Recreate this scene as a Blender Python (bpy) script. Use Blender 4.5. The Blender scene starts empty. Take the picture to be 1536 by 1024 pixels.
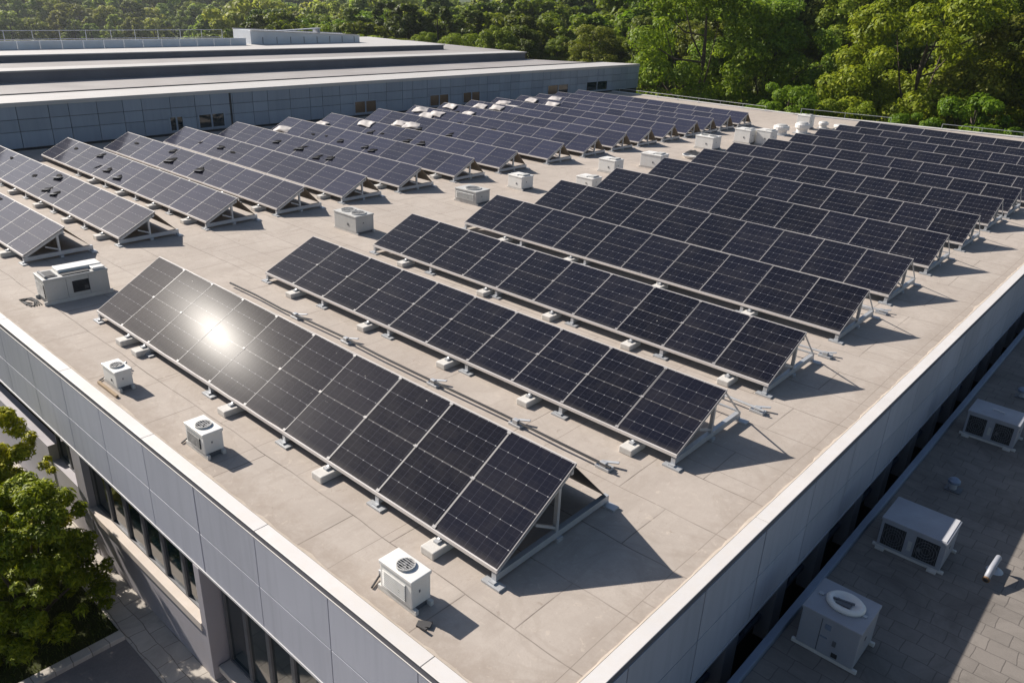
import bpy, math, random
import numpy as np
from mathutils import Matrix, Vector, Quaternion
random.seed(7); np.random.seed(7)
S = bpy.context.scene
COL = S.collection
R_ = math.radians

# ------------------------------------------------------------------ camera
CAMH = 6.566
cd = bpy.data.cameras.new('camera'); cam = bpy.data.objects.new('camera', cd); COL.objects.link(cam)
S.camera = cam
cd.sensor_width = 36.0; cd.lens = 1179.848 / 1536 * 36; cd.clip_end = 3000; cd.clip_start = 0.1
yaw, pit, rol = -0.718656068, 0.417383196, 0.0421361811
fwd = Vector((math.sin(yaw)*math.cos(pit), math.cos(yaw)*math.cos(pit), -math.sin(pit)))
rgt = Vector((math.cos(yaw), -math.sin(yaw), 0)); up = rgt.cross(fwd)
r2 = math.cos(rol)*rgt + math.sin(rol)*up; u2 = -math.sin(rol)*rgt + math.cos(rol)*up
M = Matrix((r2, u2, -fwd)).transposed().to_4x4(); M.translation = (0, 0, CAMH)
cam.matrix_world = M

# ------------------------------------------------------------------ light
EL, AZ = R_(34.6), R_(10.5)
sund = Vector((-math.cos(AZ)*math.cos(EL), -math.sin(AZ)*math.cos(EL), math.sin(EL)))
sl = bpy.data.lights.new('sun', 'SUN'); sun = bpy.data.objects.new('sun', sl); COL.objects.link(sun)
sl.energy = 5.0; sl.angle = R_(0.53); sl.color = (1.0, 0.93, 0.84)
sun.rotation_mode = 'QUATERNION'; sun.rotation_quaternion = sund.to_track_quat('Z', 'Y'); sun.location = (0, 0, 40)
W = bpy.data.worlds.new('World'); S.world = W; W.use_nodes = True
wn = W.node_tree.nodes; sk = wn.new('ShaderNodeTexSky'); sk.sky_type = 'NISHITA'; sk.sun_disc = False
sk.sun_elevation = EL; sk.sun_rotation = R_(259.5); sk.air_density = 1.0; sk.dust_density = 1.2; sk.altitude = 100
W.node_tree.links.new(sk.outputs[0], wn['Background'].inputs[0]); wn['Background'].inputs[1].default_value = 0.06
S.view_settings.view_transform = 'Standard'; S.view_settings.look = 'None'
S.view_settings.exposure = 0.66; S.view_settings.gamma = 1.0; S.view_settings.use_curve_mapping = False

# ------------------------------------------------------------------ materials
class NT:
    """small node-graph helper"""
    def __init__(s, name):
        s.m = bpy.data.materials.new(name); s.m.use_nodes = True
        s.t = s.m.node_tree; s.b = s.t.nodes['Principled BSDF']; s.out = s.t.nodes['Material Output']
        s.tc = None
    def n(s, typ, **kw):
        x = s.t.nodes.new(typ)
        for k, v in kw.items(): setattr(x, k, v)
        return x
    def l(s, a, b): s.t.links.new(a, b)
    def put(s, sock, v):
        if hasattr(v, 'links') or isinstance(v, bpy.types.NodeSocket): s.l(v, sock)
        else: sock.default_value = v
    def co(s, which='Object'):
        if s.tc is None: s.tc = s.n('ShaderNodeTexCoord')
        return s.tc.outputs[which]
    def math(s, op, a, b=0.0, c=None):
        x = s.n('ShaderNodeMath', operation=op); s.put(x.inputs[0], a); s.put(x.inputs[1], b)
        if c is not None: s.put(x.inputs[2], c)
        return x.outputs[0]
    def noise(s, scale, detail=4.0, rough=0.55, vec=None, dist=0.0):
        x = s.n('ShaderNodeTexNoise'); x.inputs['Scale'].default_value = scale; x.inputs['Detail'].default_value = detail
        x.inputs['Roughness'].default_value = rough; x.inputs['Distortion'].default_value = dist
        s.l(vec if vec is not None else s.co(), x.inputs['Vector']); return x.outputs['Fac']
    def ramp(s, fac, stops):
        x = s.n('ShaderNodeValToRGB'); e = x.color_ramp.elements
        while len(e) < len(stops): e.new(0.5)
        for i, (p, c) in enumerate(stops):
            e[i].position = p; e[i].color = (c, c, c, 1) if not isinstance(c, tuple) else (*c, 1)
        s.l(fac, x.inputs[0]); return x.outputs[0]
    def mix(s, fac, a, b, mode='MIX'):
        x = s.n('ShaderNodeMix', data_type='RGBA', blend_type=mode); s.put(x.inputs['Factor'], fac)
        for k, v in ((6, a), (7, b)):
            if isinstance(v, tuple): x.inputs[k].default_value = (*v, 1)
            else: s.l(v, x.inputs[k])
        return x.outputs[2]
    def bump(s, h, strength=0.3, dist=0.01):
        x = s.n('ShaderNodeBump'); x.inputs['Strength'].default_value = strength; x.inputs['Distance'].default_value = dist
        s.l(h, x.inputs['Height']); s.l(x.outputs[0], s.b.inputs['Normal'])
    def scaled(s, sc, which='Object', rot=(0, 0, 0)):
        x = s.n('ShaderNodeMapping'); x.inputs['Scale'].default_value = sc; x.inputs['Rotation'].default_value = rot
        s.l(s.co(which), x.inputs['Vector']); return x.outputs[0]
    def done(s, col=None, rough=0.5, metal=0.0, spec=None):
        if col is not None:
            if isinstance(col, tuple): s.b.inputs['Base Color'].default_value = (*col, 1)
            else: s.l(col, s.b.inputs['Base Color'])
        s.put(s.b.inputs['Roughness'], rough); s.b.inputs['Metallic'].default_value = metal
        if spec is not None: s.b.inputs['Specular IOR Level'].default_value = spec
        return s.m

def weathered(name, col, rough=0.5, metal=0.0, amt=0.25, scale=1.5, streak=False, spec=None, var=0.0):
    t = NT(name)
    v = t.scaled((1, 1, 0.18)) if streak else t.co()
    f = t.ramp(t.noise(scale, 6, 0.6, v), [(0.3, 0.0), (0.75, 1.0)])
    g = t.ramp(t.noise(scale*7, 3, 0.6), [(0.35, 0.0), (0.7, 1.0)])
    d = tuple(c*(1-amt) for c in col); k = tuple(c*(1-amt*0.55)*(1.0, 0.96, 0.9)[i] for i, c in enumerate(col))
    c = t.mix(f, col, d); c = t.mix(t.math('MULTIPLY', g, 0.5), c, k)
    if var:
        oi = t.n('ShaderNodeObjectInfo'); hv = t.n('ShaderNodeHueSaturation')
        t.l(t.math('MULTIPLY_ADD', oi.outputs['Random'], var, 1-var*0.5), hv.inputs['Value']); t.l(c, hv.inputs['Color']); c = hv.outputs[0]
    return t.done(c, t.math('MULTIPLY_ADD', f, 0.15, rough), metal, spec)

def mat_roof():
    t = NT('roof_membrane')
    warp = t.noise(0.35, 2)
    vec = t.n('ShaderNodeVectorMath', operation='ADD'); t.l(t.co(), vec.inputs[0])
    cx = t.n('ShaderNodeCombineXYZ'); t.l(t.math('MULTIPLY', warp, 0.12), cx.inputs[0]); t.l(t.math('MULTIPLY', t.noise(0.5, 2, vec=t.scaled((1.3, .8, 1))), 0.12), cx.inputs[1])
    t.l(cx.outputs[0], vec.inputs[1])
    br = t.n('ShaderNodeTexBrick'); br.offset = 0.37; br.offset_frequency = 2
    t.l(vec.outputs[0], br.inputs['Vector'])
    for k, v in (('Scale', 1.0), ('Mortar Size', 0.009), ('Mortar Smooth', 0.3), ('Brick Width', 2.15), ('Row Height', 1.06), ('Bias', 0.0)): br.inputs[k].default_value = v
    br.inputs['Color1'].default_value = (0.0, 0, 0, 1); br.inputs['Color2'].default_value = (1, 1, 1, 1); br.inputs['Mortar'].default_value = (0.5, 0.5, 0.5, 1)
    br2 = t.n('ShaderNodeTexBrick'); br2.offset = 0.5
    mp = t.n('ShaderNodeMapping'); mp.inputs['Rotation'].default_value = (0, 0, R_(90)); mp.inputs['Location'].default_value = (.3, .4, 0); t.l(vec.outputs[0], mp.inputs['Vector']); t.l(mp.outputs[0], br2.inputs['Vector'])
    for k, v in (('Scale', 1.0), ('Mortar Size', 0.006), ('Mortar Smooth', 0.5), ('Brick Width', 6.4), ('Row Height', 3.1)): br2.inputs[k].default_value = v
    big = t.ramp(t.noise(0.22, 5, 0.6), [(0.3, 0.0), (0.7, 1.0)])
    mid = t.ramp(t.noise(1.1, 6, 0.65, dist=0.6), [(0.35, 0.0), (0.72, 1.0)])
    fin = t.noise(38, 3, 0.7)
    c = t.mix(big, (0.55, 0.49, 0.435), (0.42, 0.375, 0.335))
    c = t.mix(t.math('MULTIPLY', mid, 0.7), c, (0.36, 0.315, 0.275))
    c = t.mix(t.math('MULTIPLY', br.outputs['Color'], 0.38), c, (0.38, 0.33, 0.29))
    c = t.mix(t.math('MULTIPLY', br2.outputs['Color'], 0.25), c, (0.36, 0.31, 0.27))
    br2.inputs['Color1'].default_value = (0, 0, 0, 1); br2.inputs['Color2'].default_value = (1, 1, 1, 1)
    pond = t.ramp(t.noise(0.55, 6, 0.6, dist=1.5), [(0.50, 0.0), (0.535, 1.0), (0.56, 0.25), (0.7, 0.15)])
    c = t.mix(t.math('MULTIPLY', pond, 0.26), c, (0.27, 0.225, 0.185))
    trail = t.ramp(t.noise(0.9, 5, 0.7, vec=t.scaled((3.2, 0.35, 1))), [(0.52, 0.0), (0.75, 1.0)])
    c = t.mix(t.math('MULTIPLY', trail, 0.5), c, (0.30, 0.26, 0.225))
    sp = t.ramp(t.noise(3.4, 5, 0.75, dist=1.2), [(0.63, 0.0), (0.74, 1.0)])
    c = t.mix(t.math('MULTIPLY', sp, 0.7), c, (0.20, 0.155, 0.12))
    lt = t.ramp(t.noise(2.2, 4, 0.7, vec=t.scaled((1.0, 2.6, 1))), [(0.60, 0.0), (0.75, 1.0)])
    c = t.mix(t.math('MULTIPLY', lt, 0.3), c, (0.66, 0.57, 0.48))
    brk = t.ramp(t.noise(0.9, 3), [(0.33, 0.3), (0.6, 1.0)])
    c = t.mix(t.math('MULTIPLY', br.outputs['Fac'], brk), c, (0.12, 0.10, 0.085))
    c = t.mix(t.math('MULTIPLY', br2.outputs['Fac'], 0.8), c, (0.12, 0.10, 0.085))
    c = t.mix(t.math('MULTIPLY', fin, 0.22), c, (0.2, 0.17, 0.15))
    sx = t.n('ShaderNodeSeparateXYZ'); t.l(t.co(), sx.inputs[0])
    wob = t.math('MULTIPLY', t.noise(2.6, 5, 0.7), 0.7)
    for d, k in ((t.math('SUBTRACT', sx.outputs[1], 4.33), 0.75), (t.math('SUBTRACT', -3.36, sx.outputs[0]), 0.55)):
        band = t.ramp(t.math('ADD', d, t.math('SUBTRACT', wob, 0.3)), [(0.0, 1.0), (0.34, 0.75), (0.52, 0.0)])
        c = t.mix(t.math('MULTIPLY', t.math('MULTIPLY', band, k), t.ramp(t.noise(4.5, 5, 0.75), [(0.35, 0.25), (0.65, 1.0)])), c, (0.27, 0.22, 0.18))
    flk = t.ramp(t.noise(6.5, 4, 0.7, dist=1.0), [(0.62, 0.0), (0.68, 1.0)])
    c = t.mix(t.math('MULTIPLY', flk, 0.28), c, (0.62, 0.53, 0.44))
    gr = t.ramp(t.noise(9, 5, 0.75), [(0.35, 0.0), (0.7, 1.0)])
    c = t.mix(t.math('MULTIPLY', gr, 0.42), c, (0.33, 0.285, 0.25))
    pit = t.ramp(t.noise(15, 2, 0.5), [(0.74, 0.0), (0.77, 1.0)])
    c = t.mix(t.math('MULTIPLY', pit, 0.5), c, (0.14, 0.11, 0.09))
    hh = t.math('ADD', t.math('MULTIPLY', fin, 0.5), t.math('MULTIPLY', br.outputs['Fac'], -1.2))
    hh = t.math('ADD', hh, t.math('MULTIPLY', mid, 0.8))
    t.bump(hh, 0.35, 0.008)
    return t.done(c, 0.85, 0, 0.25)

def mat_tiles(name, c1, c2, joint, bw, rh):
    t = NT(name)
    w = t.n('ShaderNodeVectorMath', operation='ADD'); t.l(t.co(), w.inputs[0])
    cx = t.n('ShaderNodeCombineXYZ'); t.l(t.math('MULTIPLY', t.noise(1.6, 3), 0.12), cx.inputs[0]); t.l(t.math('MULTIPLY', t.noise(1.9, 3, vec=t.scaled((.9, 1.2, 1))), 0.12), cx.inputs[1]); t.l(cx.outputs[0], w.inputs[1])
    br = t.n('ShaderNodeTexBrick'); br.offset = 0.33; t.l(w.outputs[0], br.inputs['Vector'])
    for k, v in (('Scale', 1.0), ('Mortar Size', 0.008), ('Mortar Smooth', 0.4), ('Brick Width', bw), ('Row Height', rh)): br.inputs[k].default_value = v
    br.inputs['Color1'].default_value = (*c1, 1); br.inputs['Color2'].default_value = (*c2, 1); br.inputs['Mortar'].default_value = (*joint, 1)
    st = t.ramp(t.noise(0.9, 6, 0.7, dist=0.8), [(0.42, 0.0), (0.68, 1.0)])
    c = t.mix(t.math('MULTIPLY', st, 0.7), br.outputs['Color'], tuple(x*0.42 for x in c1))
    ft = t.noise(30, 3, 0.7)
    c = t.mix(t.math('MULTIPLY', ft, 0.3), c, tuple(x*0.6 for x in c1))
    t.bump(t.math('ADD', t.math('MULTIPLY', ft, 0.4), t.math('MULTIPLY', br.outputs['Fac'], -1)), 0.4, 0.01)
    return t.done(c, 0.85, 0, 0.25)

def mat_cells(name, half, base, cu, cv, rough):
    t = NT(name)
    sp = t.n('ShaderNodeSeparateXYZ'); t.l(t.co(), sp.inputs[0]); u, v = sp.outputs[0], sp.outputs[1]
    def dist(x, p, o=0.0):   # distance to nearest multiple of p
        f = t.math('FRACT', t.math('MULTIPLY_ADD', x, 1/p, -o/p + 10))
        return t.math('MULTIPLY', t.math('SUBTRACT', 0.5, t.math('ABSOLUTE', t.math('SUBTRACT', f, 0.5))), p)
    def line(d, w): return t.math('LESS_THAN', d, w)
    oi = t.n('ShaderNodeObjectInfo')
    c = t.mix(oi.outputs['Random'], base, tuple(x*2.0 for x in base))
    c = t.mix(t.math('MULTIPLY', t.noise(3.0, 3), 0.5), c, tuple(x*1.6 for x in base))
    c = t.mix(t.math('MULTIPLY', line(dist(u, cu/2), 0.0016), 0.5), c, (0.04, 0.042, 0.058))
    c = t.mix(t.math('MULTIPLY', line(dist(v, cv/3), 0.0016), 0.5), c, (0.04, 0.042, 0.058))
    c = t.mix(t.math('MULTIPLY', line(dist(u, cu), 0.0022), 0.7), c, (0.065, 0.065, 0.085))
    c = t.mix(t.math('MULTIPLY', line(dist(v, cv), 0.0035), 0.85), c, (0.11, 0.11, 0.13))
    if half: c = t.mix(line(t.math('ABSOLUTE', t.math('SUBTRACT', v, half)), 0.007), c, (0.10, 0.095, 0.095))
    du, dv = dist(u, cu), dist(v, cv)
    dd = t.math('SQRT', t.math('ADD', t.math('MULTIPLY', du, du), t.math('MULTIPLY', dv, dv)))
    c = t.mix(line(dd, 0.0075), c, (0.42, 0.42, 0.42))
    oc = t.n('ShaderNodeVectorMath', operation='ADD'); t.l(t.co(), oc.inputs[0]); cc = t.n('ShaderNodeCombineXYZ'); t.l(t.math('MULTIPLY', oi.outputs['Random'], 40), cc.inputs[0]); t.l(cc.outputs[0], oc.inputs[1])
    dust = t.ramp(t.noise(1.7, 5, 0.7, vec=oc.outputs[0]), [(0.45, 0.0), (0.9, 0.045)])
    low = t.math('MULTIPLY', t.ramp(v, [(0.0, 0.16), (0.10, 0.0)]), t.noise(9, 4, vec=oc.outputs[0]))
    drop = t.ramp(t.noise(7.5, 2, 0.5, vec=oc.outputs[0]), [(0.775, 0.0), (0.79, 0.6)])
    c = t.mix(t.math('ADD', dust, low), c, (0.42, 0.38, 0.33)); c = t.mix(drop, c, (0.6, 0.58, 0.54))
    t.b.inputs['IOR'].default_value = 1.45
    t.b.inputs['Coat Weight'].default_value = 0.012; t.b.inputs['Coat Roughness'].default_value = 0.17
    return t.done(c, rough, 0, 0.33)

def mat_leaf(name, c1, c2, c3, trans=0.47):
    t = NT(name)
    g = t.n('ShaderNodeNewGeometry'); oi = t.n('ShaderNodeObjectInfo')
    c = t.ramp(g.outputs['Random Per Island'], [(0.0, c1), (0.55, c2), (1.0, c3)])
    cl = t.ramp(t.noise(0.55, 2), [(0.35, 0.0), (0.65, 1.0)])
    c = t.mix(t.math('MULTIPLY', cl, 0.45), c, tuple(x*0.75 for x in c1))
    hs = t.n('ShaderNodeHueSaturation'); t.l(c, hs.inputs['Color'])
    t.l(t.math('MULTIPLY_ADD', oi.outputs['Random'], 0.05, 0.475), hs.inputs['Hue'])
    t.l(t.math('MULTIPLY_ADD', t.math('FRACT', t.math('MULTIPLY', oi.outputs['Random'], 7.3)), 0.6, 0.72), hs.inputs['Value'])
    t.done(hs.outputs[0], 0.55, 0, 0.25)
    tr = t.n('ShaderNodeBsdfTranslucent'); t.l(hs.outputs[0], tr.inputs[0])
    mx = t.n('ShaderNodeMixShader'); mx.inputs[0].default_value = trans
    t.l(t.b.outputs[0], mx.inputs[1]); t.l(tr.outputs[0], mx.inputs[2]); t.l(mx.outputs[0], t.out.inputs[0])
    return t.m

def mat_ground(name, stops, scale, rough=0.9):
    t = NT(name); f = t.noise(scale, 8, 0.7)
    c = t.ramp(f, stops); c2 = t.mix(t.math('MULTIPLY', t.noise(scale*14, 3, 0.7), 0.5), c, tuple(x*0.5 for x in stops[0][1]))
    t.bump(t.noise(scale*12, 4, 0.7), 0.4, 0.02)
    return t.done(c2, rough, 0, 0.2)

m_roof = mat_roof()
m_coping = weathered('coping_metal', (0.63, 0.61, 0.60), 0.5, 0, 0.16, 0.8)
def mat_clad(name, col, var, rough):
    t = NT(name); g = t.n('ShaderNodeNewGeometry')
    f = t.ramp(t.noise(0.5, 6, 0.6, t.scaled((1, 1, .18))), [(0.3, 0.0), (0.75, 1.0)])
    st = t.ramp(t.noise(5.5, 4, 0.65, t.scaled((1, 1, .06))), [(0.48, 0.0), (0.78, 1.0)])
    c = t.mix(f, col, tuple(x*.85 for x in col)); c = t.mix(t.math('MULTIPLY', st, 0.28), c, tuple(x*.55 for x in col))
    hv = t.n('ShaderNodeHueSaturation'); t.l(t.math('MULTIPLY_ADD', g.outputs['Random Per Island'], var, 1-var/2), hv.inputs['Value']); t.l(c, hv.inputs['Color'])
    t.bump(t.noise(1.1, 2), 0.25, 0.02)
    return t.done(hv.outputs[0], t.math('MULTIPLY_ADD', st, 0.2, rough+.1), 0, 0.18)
m_clad = mat_clad('grey_cladding', (0.44, 0.45, 0.51), 0.14, 0.4)
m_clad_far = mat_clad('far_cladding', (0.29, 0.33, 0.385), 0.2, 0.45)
m_joint = weathered('dark_joint', (0.03, 0.032, 0.036), 0.7)
m_wall = weathered('lower_wall', (0.40, 0.38, 0.41), 0.7, 0, 0.25, 0.7, True)
m_sill = weathered('sill_stone', (0.60, 0.53, 0.47), 0.7, 0, 0.2, 1.2)
m_flash = weathered('edge_sealant', (0.52, 0.45, 0.38), 0.85, 0, 0.3, 3)
m_trim = weathered('trim_metal', (0.60, 0.60, 0.62), 0.4, 0.2, 0.15, 1.0)
m_alu = weathered('frame_aluminium', (0.27, 0.26, 0.265), 0.5, 0.0, 0.1, 2.0)
m_rail = weathered('rail_aluminium', (0.66, 0.62, 0.60), 0.5, 0.0, 0.15, 2.0)
m_galv = weathered('galvanised_steel', (0.52, 0.54, 0.57), 0.42, 0.45, 0.25, 2.5)
m_back = weathered('panel_backsheet', (0.5, 0.5, 0.5), 0.6)
m_darkdef = weathered('dark_deflector', (0.07, 0.075, 0.085), 0.5, 0.3, 0.3, 2)
m_bounce_tan = weathered('bounce_tan_deflector', (0.48, 0.38, 0.28), 0.6, 0.1, 0.3, 2)  # metal sheet; light bounced onto it is put into this tan colour
m_block = weathered('ballast_concrete', (0.62, 0.60, 0.57), 0.8, 0, 0.25, 6)
m_white = weathered('white_painted_steel', (0.74, 0.73, 0.71), 0.42, 0.05, 0.14, 2.2, True)
m_offw = weathered('offwhite_painted_steel', (0.50, 0.50, 0.49), 0.5, 0.05, 0.22, 2.2, True)
m_grayac = weathered('grey_painted_steel', (0.33, 0.345, 0.39), 0.45, 0.1, 0.22, 1.8, True)
m_dark = weathered('dark_grille', (0.035, 0.037, 0.042), 0.55, 0.2, 0.3, 5)
m_midgrey = weathered('mid_grey_metal', (0.16, 0.165, 0.18), 0.5, 0.3, 0.3, 4)
m_cable = weathered('black_conduit', (0.03, 0.03, 0.034), 0.5)
m_wood = weathered('weathered_timber', (0.34, 0.25, 0.16), 0.8, 0, 0.35, 6)
m_bluemetal = weathered('blue_grey_flashing', (0.22, 0.27, 0.36), 0.45, 0.3, 0.2, 1.2)
m_pale = weathered('pale_sheet', (0.46, 0.43, 0.42), 0.6, 0, 0.2, 2)
m_shard = weathered('dark_shard', (0.010, 0.010, 0.012), 0.85, spec=0.1)
m_rust = weathered('rust_patch', (0.22, 0.13, 0.07), 0.8, 0, 0.4, 8)
def _glass(n, c, r):
    t = NT(n); f = t.noise(0.6, 2); return t.done(t.mix(f, c, tuple(x*0.4 for x in c)), r, 0, 0.8)
m_glass = _glass('window_glass', (0.012, 0.028, 0.034), 0.06)
m_gblue = _glass('blue_glass', (0.02, 0.06, 0.12), 0.1)
m_gbrown = _glass('brown_blind_glass', (0.16, 0.10, 0.055), 0.2)
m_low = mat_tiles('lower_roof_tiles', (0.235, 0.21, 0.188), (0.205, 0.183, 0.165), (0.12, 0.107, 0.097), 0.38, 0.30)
m_farroof = weathered('far_roof_sheet', (0.33, 0.31, 0.305), 0.7, 0, 0.35, 0.35)
m_farcop = weathered('far_coping', (0.47, 0.455, 0.445), 0.6, 0, 0.14, 0.4)
m_fascia = weathered('dark_fascia', (0.15, 0.15, 0.175), 0.6, 0, 0.3, 0.5)
m_bluepar = weathered('pale_blue_cladding', (0.62, 0.65, 0.70), 0.5, 0.1, 0.2, 0.5)
m_cells = mat_cells('black_mono_cells', 0.84, (0.005, 0.0052, 0.009), 0.1803, 0.2775, 0.006)
m_cells2 = mat_cells('black_mono_cells_short', 0.76, (0.005, 0.0052, 0.009), 0.1803, 0.2517, 0.012)
m_cells_l = mat_cells('blue_grey_cells', 0.58, (0.018, 0.019, 0.032), 0.18, 0.285, 0.10)
m_leafA = mat_leaf('leaves_bright', (0.13, 0.20, 0.010), (0.22, 0.30, 0.013), (0.34, 0.40, 0.024))
m_leafB = mat_leaf('leaves_mid', (0.11, 0.16, 0.012), (0.185, 0.24, 0.016), (0.29, 0.33, 0.028))
m_leafC = mat_leaf('leaves_dark', (0.075, 0.115, 0.014), (0.13, 0.18, 0.018), (0.20, 0.24, 0.03))
m_leafH = mat_leaf('leaves_pale', (0.19, 0.24, 0.03), (0.29, 0.34, 0.045), (0.40, 0.42, 0.07), 0.6)
m_leafS = mat_leaf('leaves_shrub', (0.12, 0.15, 0.008), (0.28, 0.31, 0.010), (0.50, 0.49, 0.02), 0.3)
m_bark = weathered('bark', (0.10, 0.075, 0.055), 0.9, 0, 0.4, 4)
m_grass = mat_ground('meadow_ground', [(0.3, (0.035, 0.05, 0.012)), (0.55, (0.06, 0.08, 0.016)), (0.8, (0.09, 0.095, 0.03))], 0.06)
m_lawn = mat_ground('lawn_ground', [(0.3, (0.025, 0.033, 0.008)), (0.7, (0.055, 0.06, 0.014))], 1.2)
m_blade = mat_leaf('grass_blades', (0.05, 0.075, 0.01), (0.09, 0.11, 0.015), (0.14, 0.14, 0.03), 0.3)
m_field = mat_ground('field_grass', [(0.3, (0.14, 0.17, 0.03)), (0.7, (0.20, 0.20, 0.06))], 0.1)
m_asph = mat_ground('asphalt_paving', [(0.3, (0.19, 0.175, 0.17)), (0.7, (0.27, 0.245, 0.23))], 1.5)
m_pave = mat_tiles('pale_paving', (0.56, 0.51, 0.45), (0.48, 0.44, 0.39), (0.16, 0.14, 0.12), 0.5, 0.3)

# ------------------------------------------------------------------ mesh builder
class MB:
    def __init__(s): s.v = []; s.f = []; s.m = []; s.mi = 0
    def add(s, vs, fs):
        o = len(s.v); s.v += [tuple(p) for p in vs]
        for f in fs: s.f.append([o+i for i in f]); s.m.append(s.mi)
        return s
    def box(s, x0, x1, y0, y1, z0, z1):
        return s.add([(x, y, z) for z in (z0, z1) for y in (y0, y1) for x in (x0, x1)],
                     [(0, 2, 3, 1), (4, 5, 7, 6), (0, 1, 5, 4), (2, 6, 7, 3), (0, 4, 6, 2), (1, 3, 7, 5)])
    def bar(s, p, q, w, h, upv=(0, 0, 1)):
        p, q = Vector(p), Vector(q); d = (q-p).normalized(); a = d.cross(Vector(upv))
        if a.length < 1e-4: a = d.cross(Vector((0, 1, 0)))
        a.normalize(); b = a.cross(d)
        vs = [c + a*(w/2*i) + b*(h/2*j) for c in (p, q) for i, j in ((-1, -1), (1, -1), (1, 1), (-1, 1))]
        return s.add(vs, [(3, 2, 1, 0), (4, 5, 6, 7), (0, 1, 5, 4), (1, 2, 6, 5), (2, 3, 7, 6), (3, 0, 4, 7)])
    def tube(s, pts, r, n=8):
        pts = [Vector(p) for p in pts]; rings = []; rr = r if isinstance(r, (list, tuple)) else [r]*len(pts)
        for i, p in enumerate(pts):
            d = (pts[min(i+1, len(pts)-1)] - pts[max(i-1, 0)]).normalized()
            a = d.cross(Vector((0, 0, 1)))
            if a.length < 1e-3: a = Vector((1, 0, 0))
            a.normalize(); b = a.cross(d)
            rings.append([p + (a*math.cos(k*2*math.pi/n) + b*math.sin(k*2*math.pi/n))*rr[i] for k in range(n)])
        vs = [v for g in rings for v in g]; fs = []
        for i in range(len(pts)-1):
            for k in range(n): fs.append((i*n+k, i*n+(k+1) % n, (i+1)*n+(k+1) % n, (i+1)*n+k))
        fs.append(tuple(range(n-1, -1, -1))); fs.append(tuple((len(pts)-1)*n+k for k in range(n)))
        return s.add(vs, fs)
    def lathe(s, c, prof, n=20, cap=True):   # profile [(r,z)]
        vs = [(c[0]+r*math.cos(k*2*math.pi/n), c[1]+r*math.sin(k*2*math.pi/n), c[2]+z) for r, z in prof for k in range(n)]
        fs = []
        for i in range(len(prof)-1):
            for k in range(n): fs.append((i*n+k, i*n+(k+1) % n, (i+1)*n+(k+1) % n, (i+1)*n+k))
        if cap: fs.append(tuple(range(n-1, -1, -1))); fs.append(tuple((len(prof)-1)*n+k for k in range(n)))
        return s.add(vs, fs)
    def prism(s, poly, z0, z1):
        n = len(poly); vs = [(x, y, z0) for x, y in poly] + [(x, y, z1) for x, y in poly]
        return s.add(vs, [tuple(range(n-1, -1, -1)), tuple(range(n, 2*n))] + [(i, (i+1) % n, n+(i+1) % n, n+i) for i in range(n)])
    def sheet(s, a, b, c, d, th=0.004):      # thin plate through four points
        a, b, c, d = map(Vector, (a, b, c, d)); nn = (b-a).cross(d-a).normalized()*th
        vs = [a, b, c, d, a-nn, b-nn, c-nn, d-nn]
        return s.add(vs, [(0, 1, 2, 3), (7, 6, 5, 4), (0, 4, 5, 1), (1, 5, 6, 2), (2, 6, 7, 3), (3, 7, 4, 0)])
    def mesh(s, name, mats):
        me = bpy.data.meshes.new(name); me.from_pydata(s.v, [], s.f); me.validate()
        for m in (mats if isinstance(mats, (list, tuple)) else [mats]): me.materials.append(m)
        if len(me.polygons) == len(s.m): me.polygons.foreach_set('material_index', s.m)
        me.update(); return me
    def build(s, name, mats, parent=None, bevel=0.0, loc=(0, 0, 0), smooth=False):
        return place(name, s.mesh(name, mats), parent, loc, bevel, smooth)
def place(name, me, parent=None, loc=(0, 0, 0), bevel=0.0, smooth=False):
    o = bpy.data.objects.new(name, me); COL.objects.link(o); o.location = loc
    if parent is not None: o.parent = parent
    if bevel:
        b = o.modifiers.new('bevel', 'BEVEL'); b.width = bevel; b.segments = 2; b.limit_method = 'ANGLE'
    if smooth: me.polygons.foreach_set('use_smooth', [True]*len(me.polygons))
    return o
def tag(o, label=None, cat=None, group=None, kind=None):
    for k, v in (('label', label), ('category', cat), ('group', group), ('kind', kind)):
        if v: o[k] = v
    return o
def empty(name, loc=(0, 0, 0), rz=0.0, **kw):
    o = bpy.data.objects.new(name, None); COL.objects.link(o); o.location = loc; o.rotation_euler = (0, 0, rz)
    o.empty_display_size = 0.3
    return tag(o, **kw)
def kids(o): return [c for c in bpy.data.objects if c.parent == o]
def copy_tree(o, parent=None, index=None):
    c = o.copy(); COL.objects.link(c)
    if parent is not None: c.parent = parent
    for k in (index or kids)(o): copy_tree(k, c, index)
    return c

GZ = -4.05      # ground level; the roof deck is z = 0
# ------------------------------------------------------------------ setting: ground
def ground_z(x, y):
    d = max(0.0, -x - 66.0); f = min(1.0, d/135.0)
    rr = math.hypot(x, y)
    return GZ - 14.0*f*f*(3-2*f) + min(16.0, max(0.0, (rr-235.0)*0.095))
def make_ground():
    xs = [-1500, -900, -600, -500] + list(range(-440, -40, 8)) + [-40, -20, 0, 20, 60, 120, 300, 700, 1500]
    ys = [-1500, -600, -200, -80] + list(range(-40, 440, 10)) + [480, 600, 900, 1500]
    b = MB(); nx = len(xs)
    vs = [(x, y, ground_z(x, y)) for y in ys for x in xs]
    fs = [(j*nx+i, j*nx+i+1, (j+1)*nx+i+1, (j+1)*nx+i) for j in range(len(ys)-1) for i in range(nx-1)]
    b.add(vs, fs); tag(b.build('ground', m_grass, smooth=True), kind='structure')
make_ground()
tag(MB().box(-40, -11.95, -20, 3.5, GZ-0.05, GZ+0.02).build('lawn', m_lawn), kind='structure')
tag(MB().box(-11.75, 30, -20, 3.5, GZ-0.05, GZ+0.012).build('pavement', m_asph), kind='structure')
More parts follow.
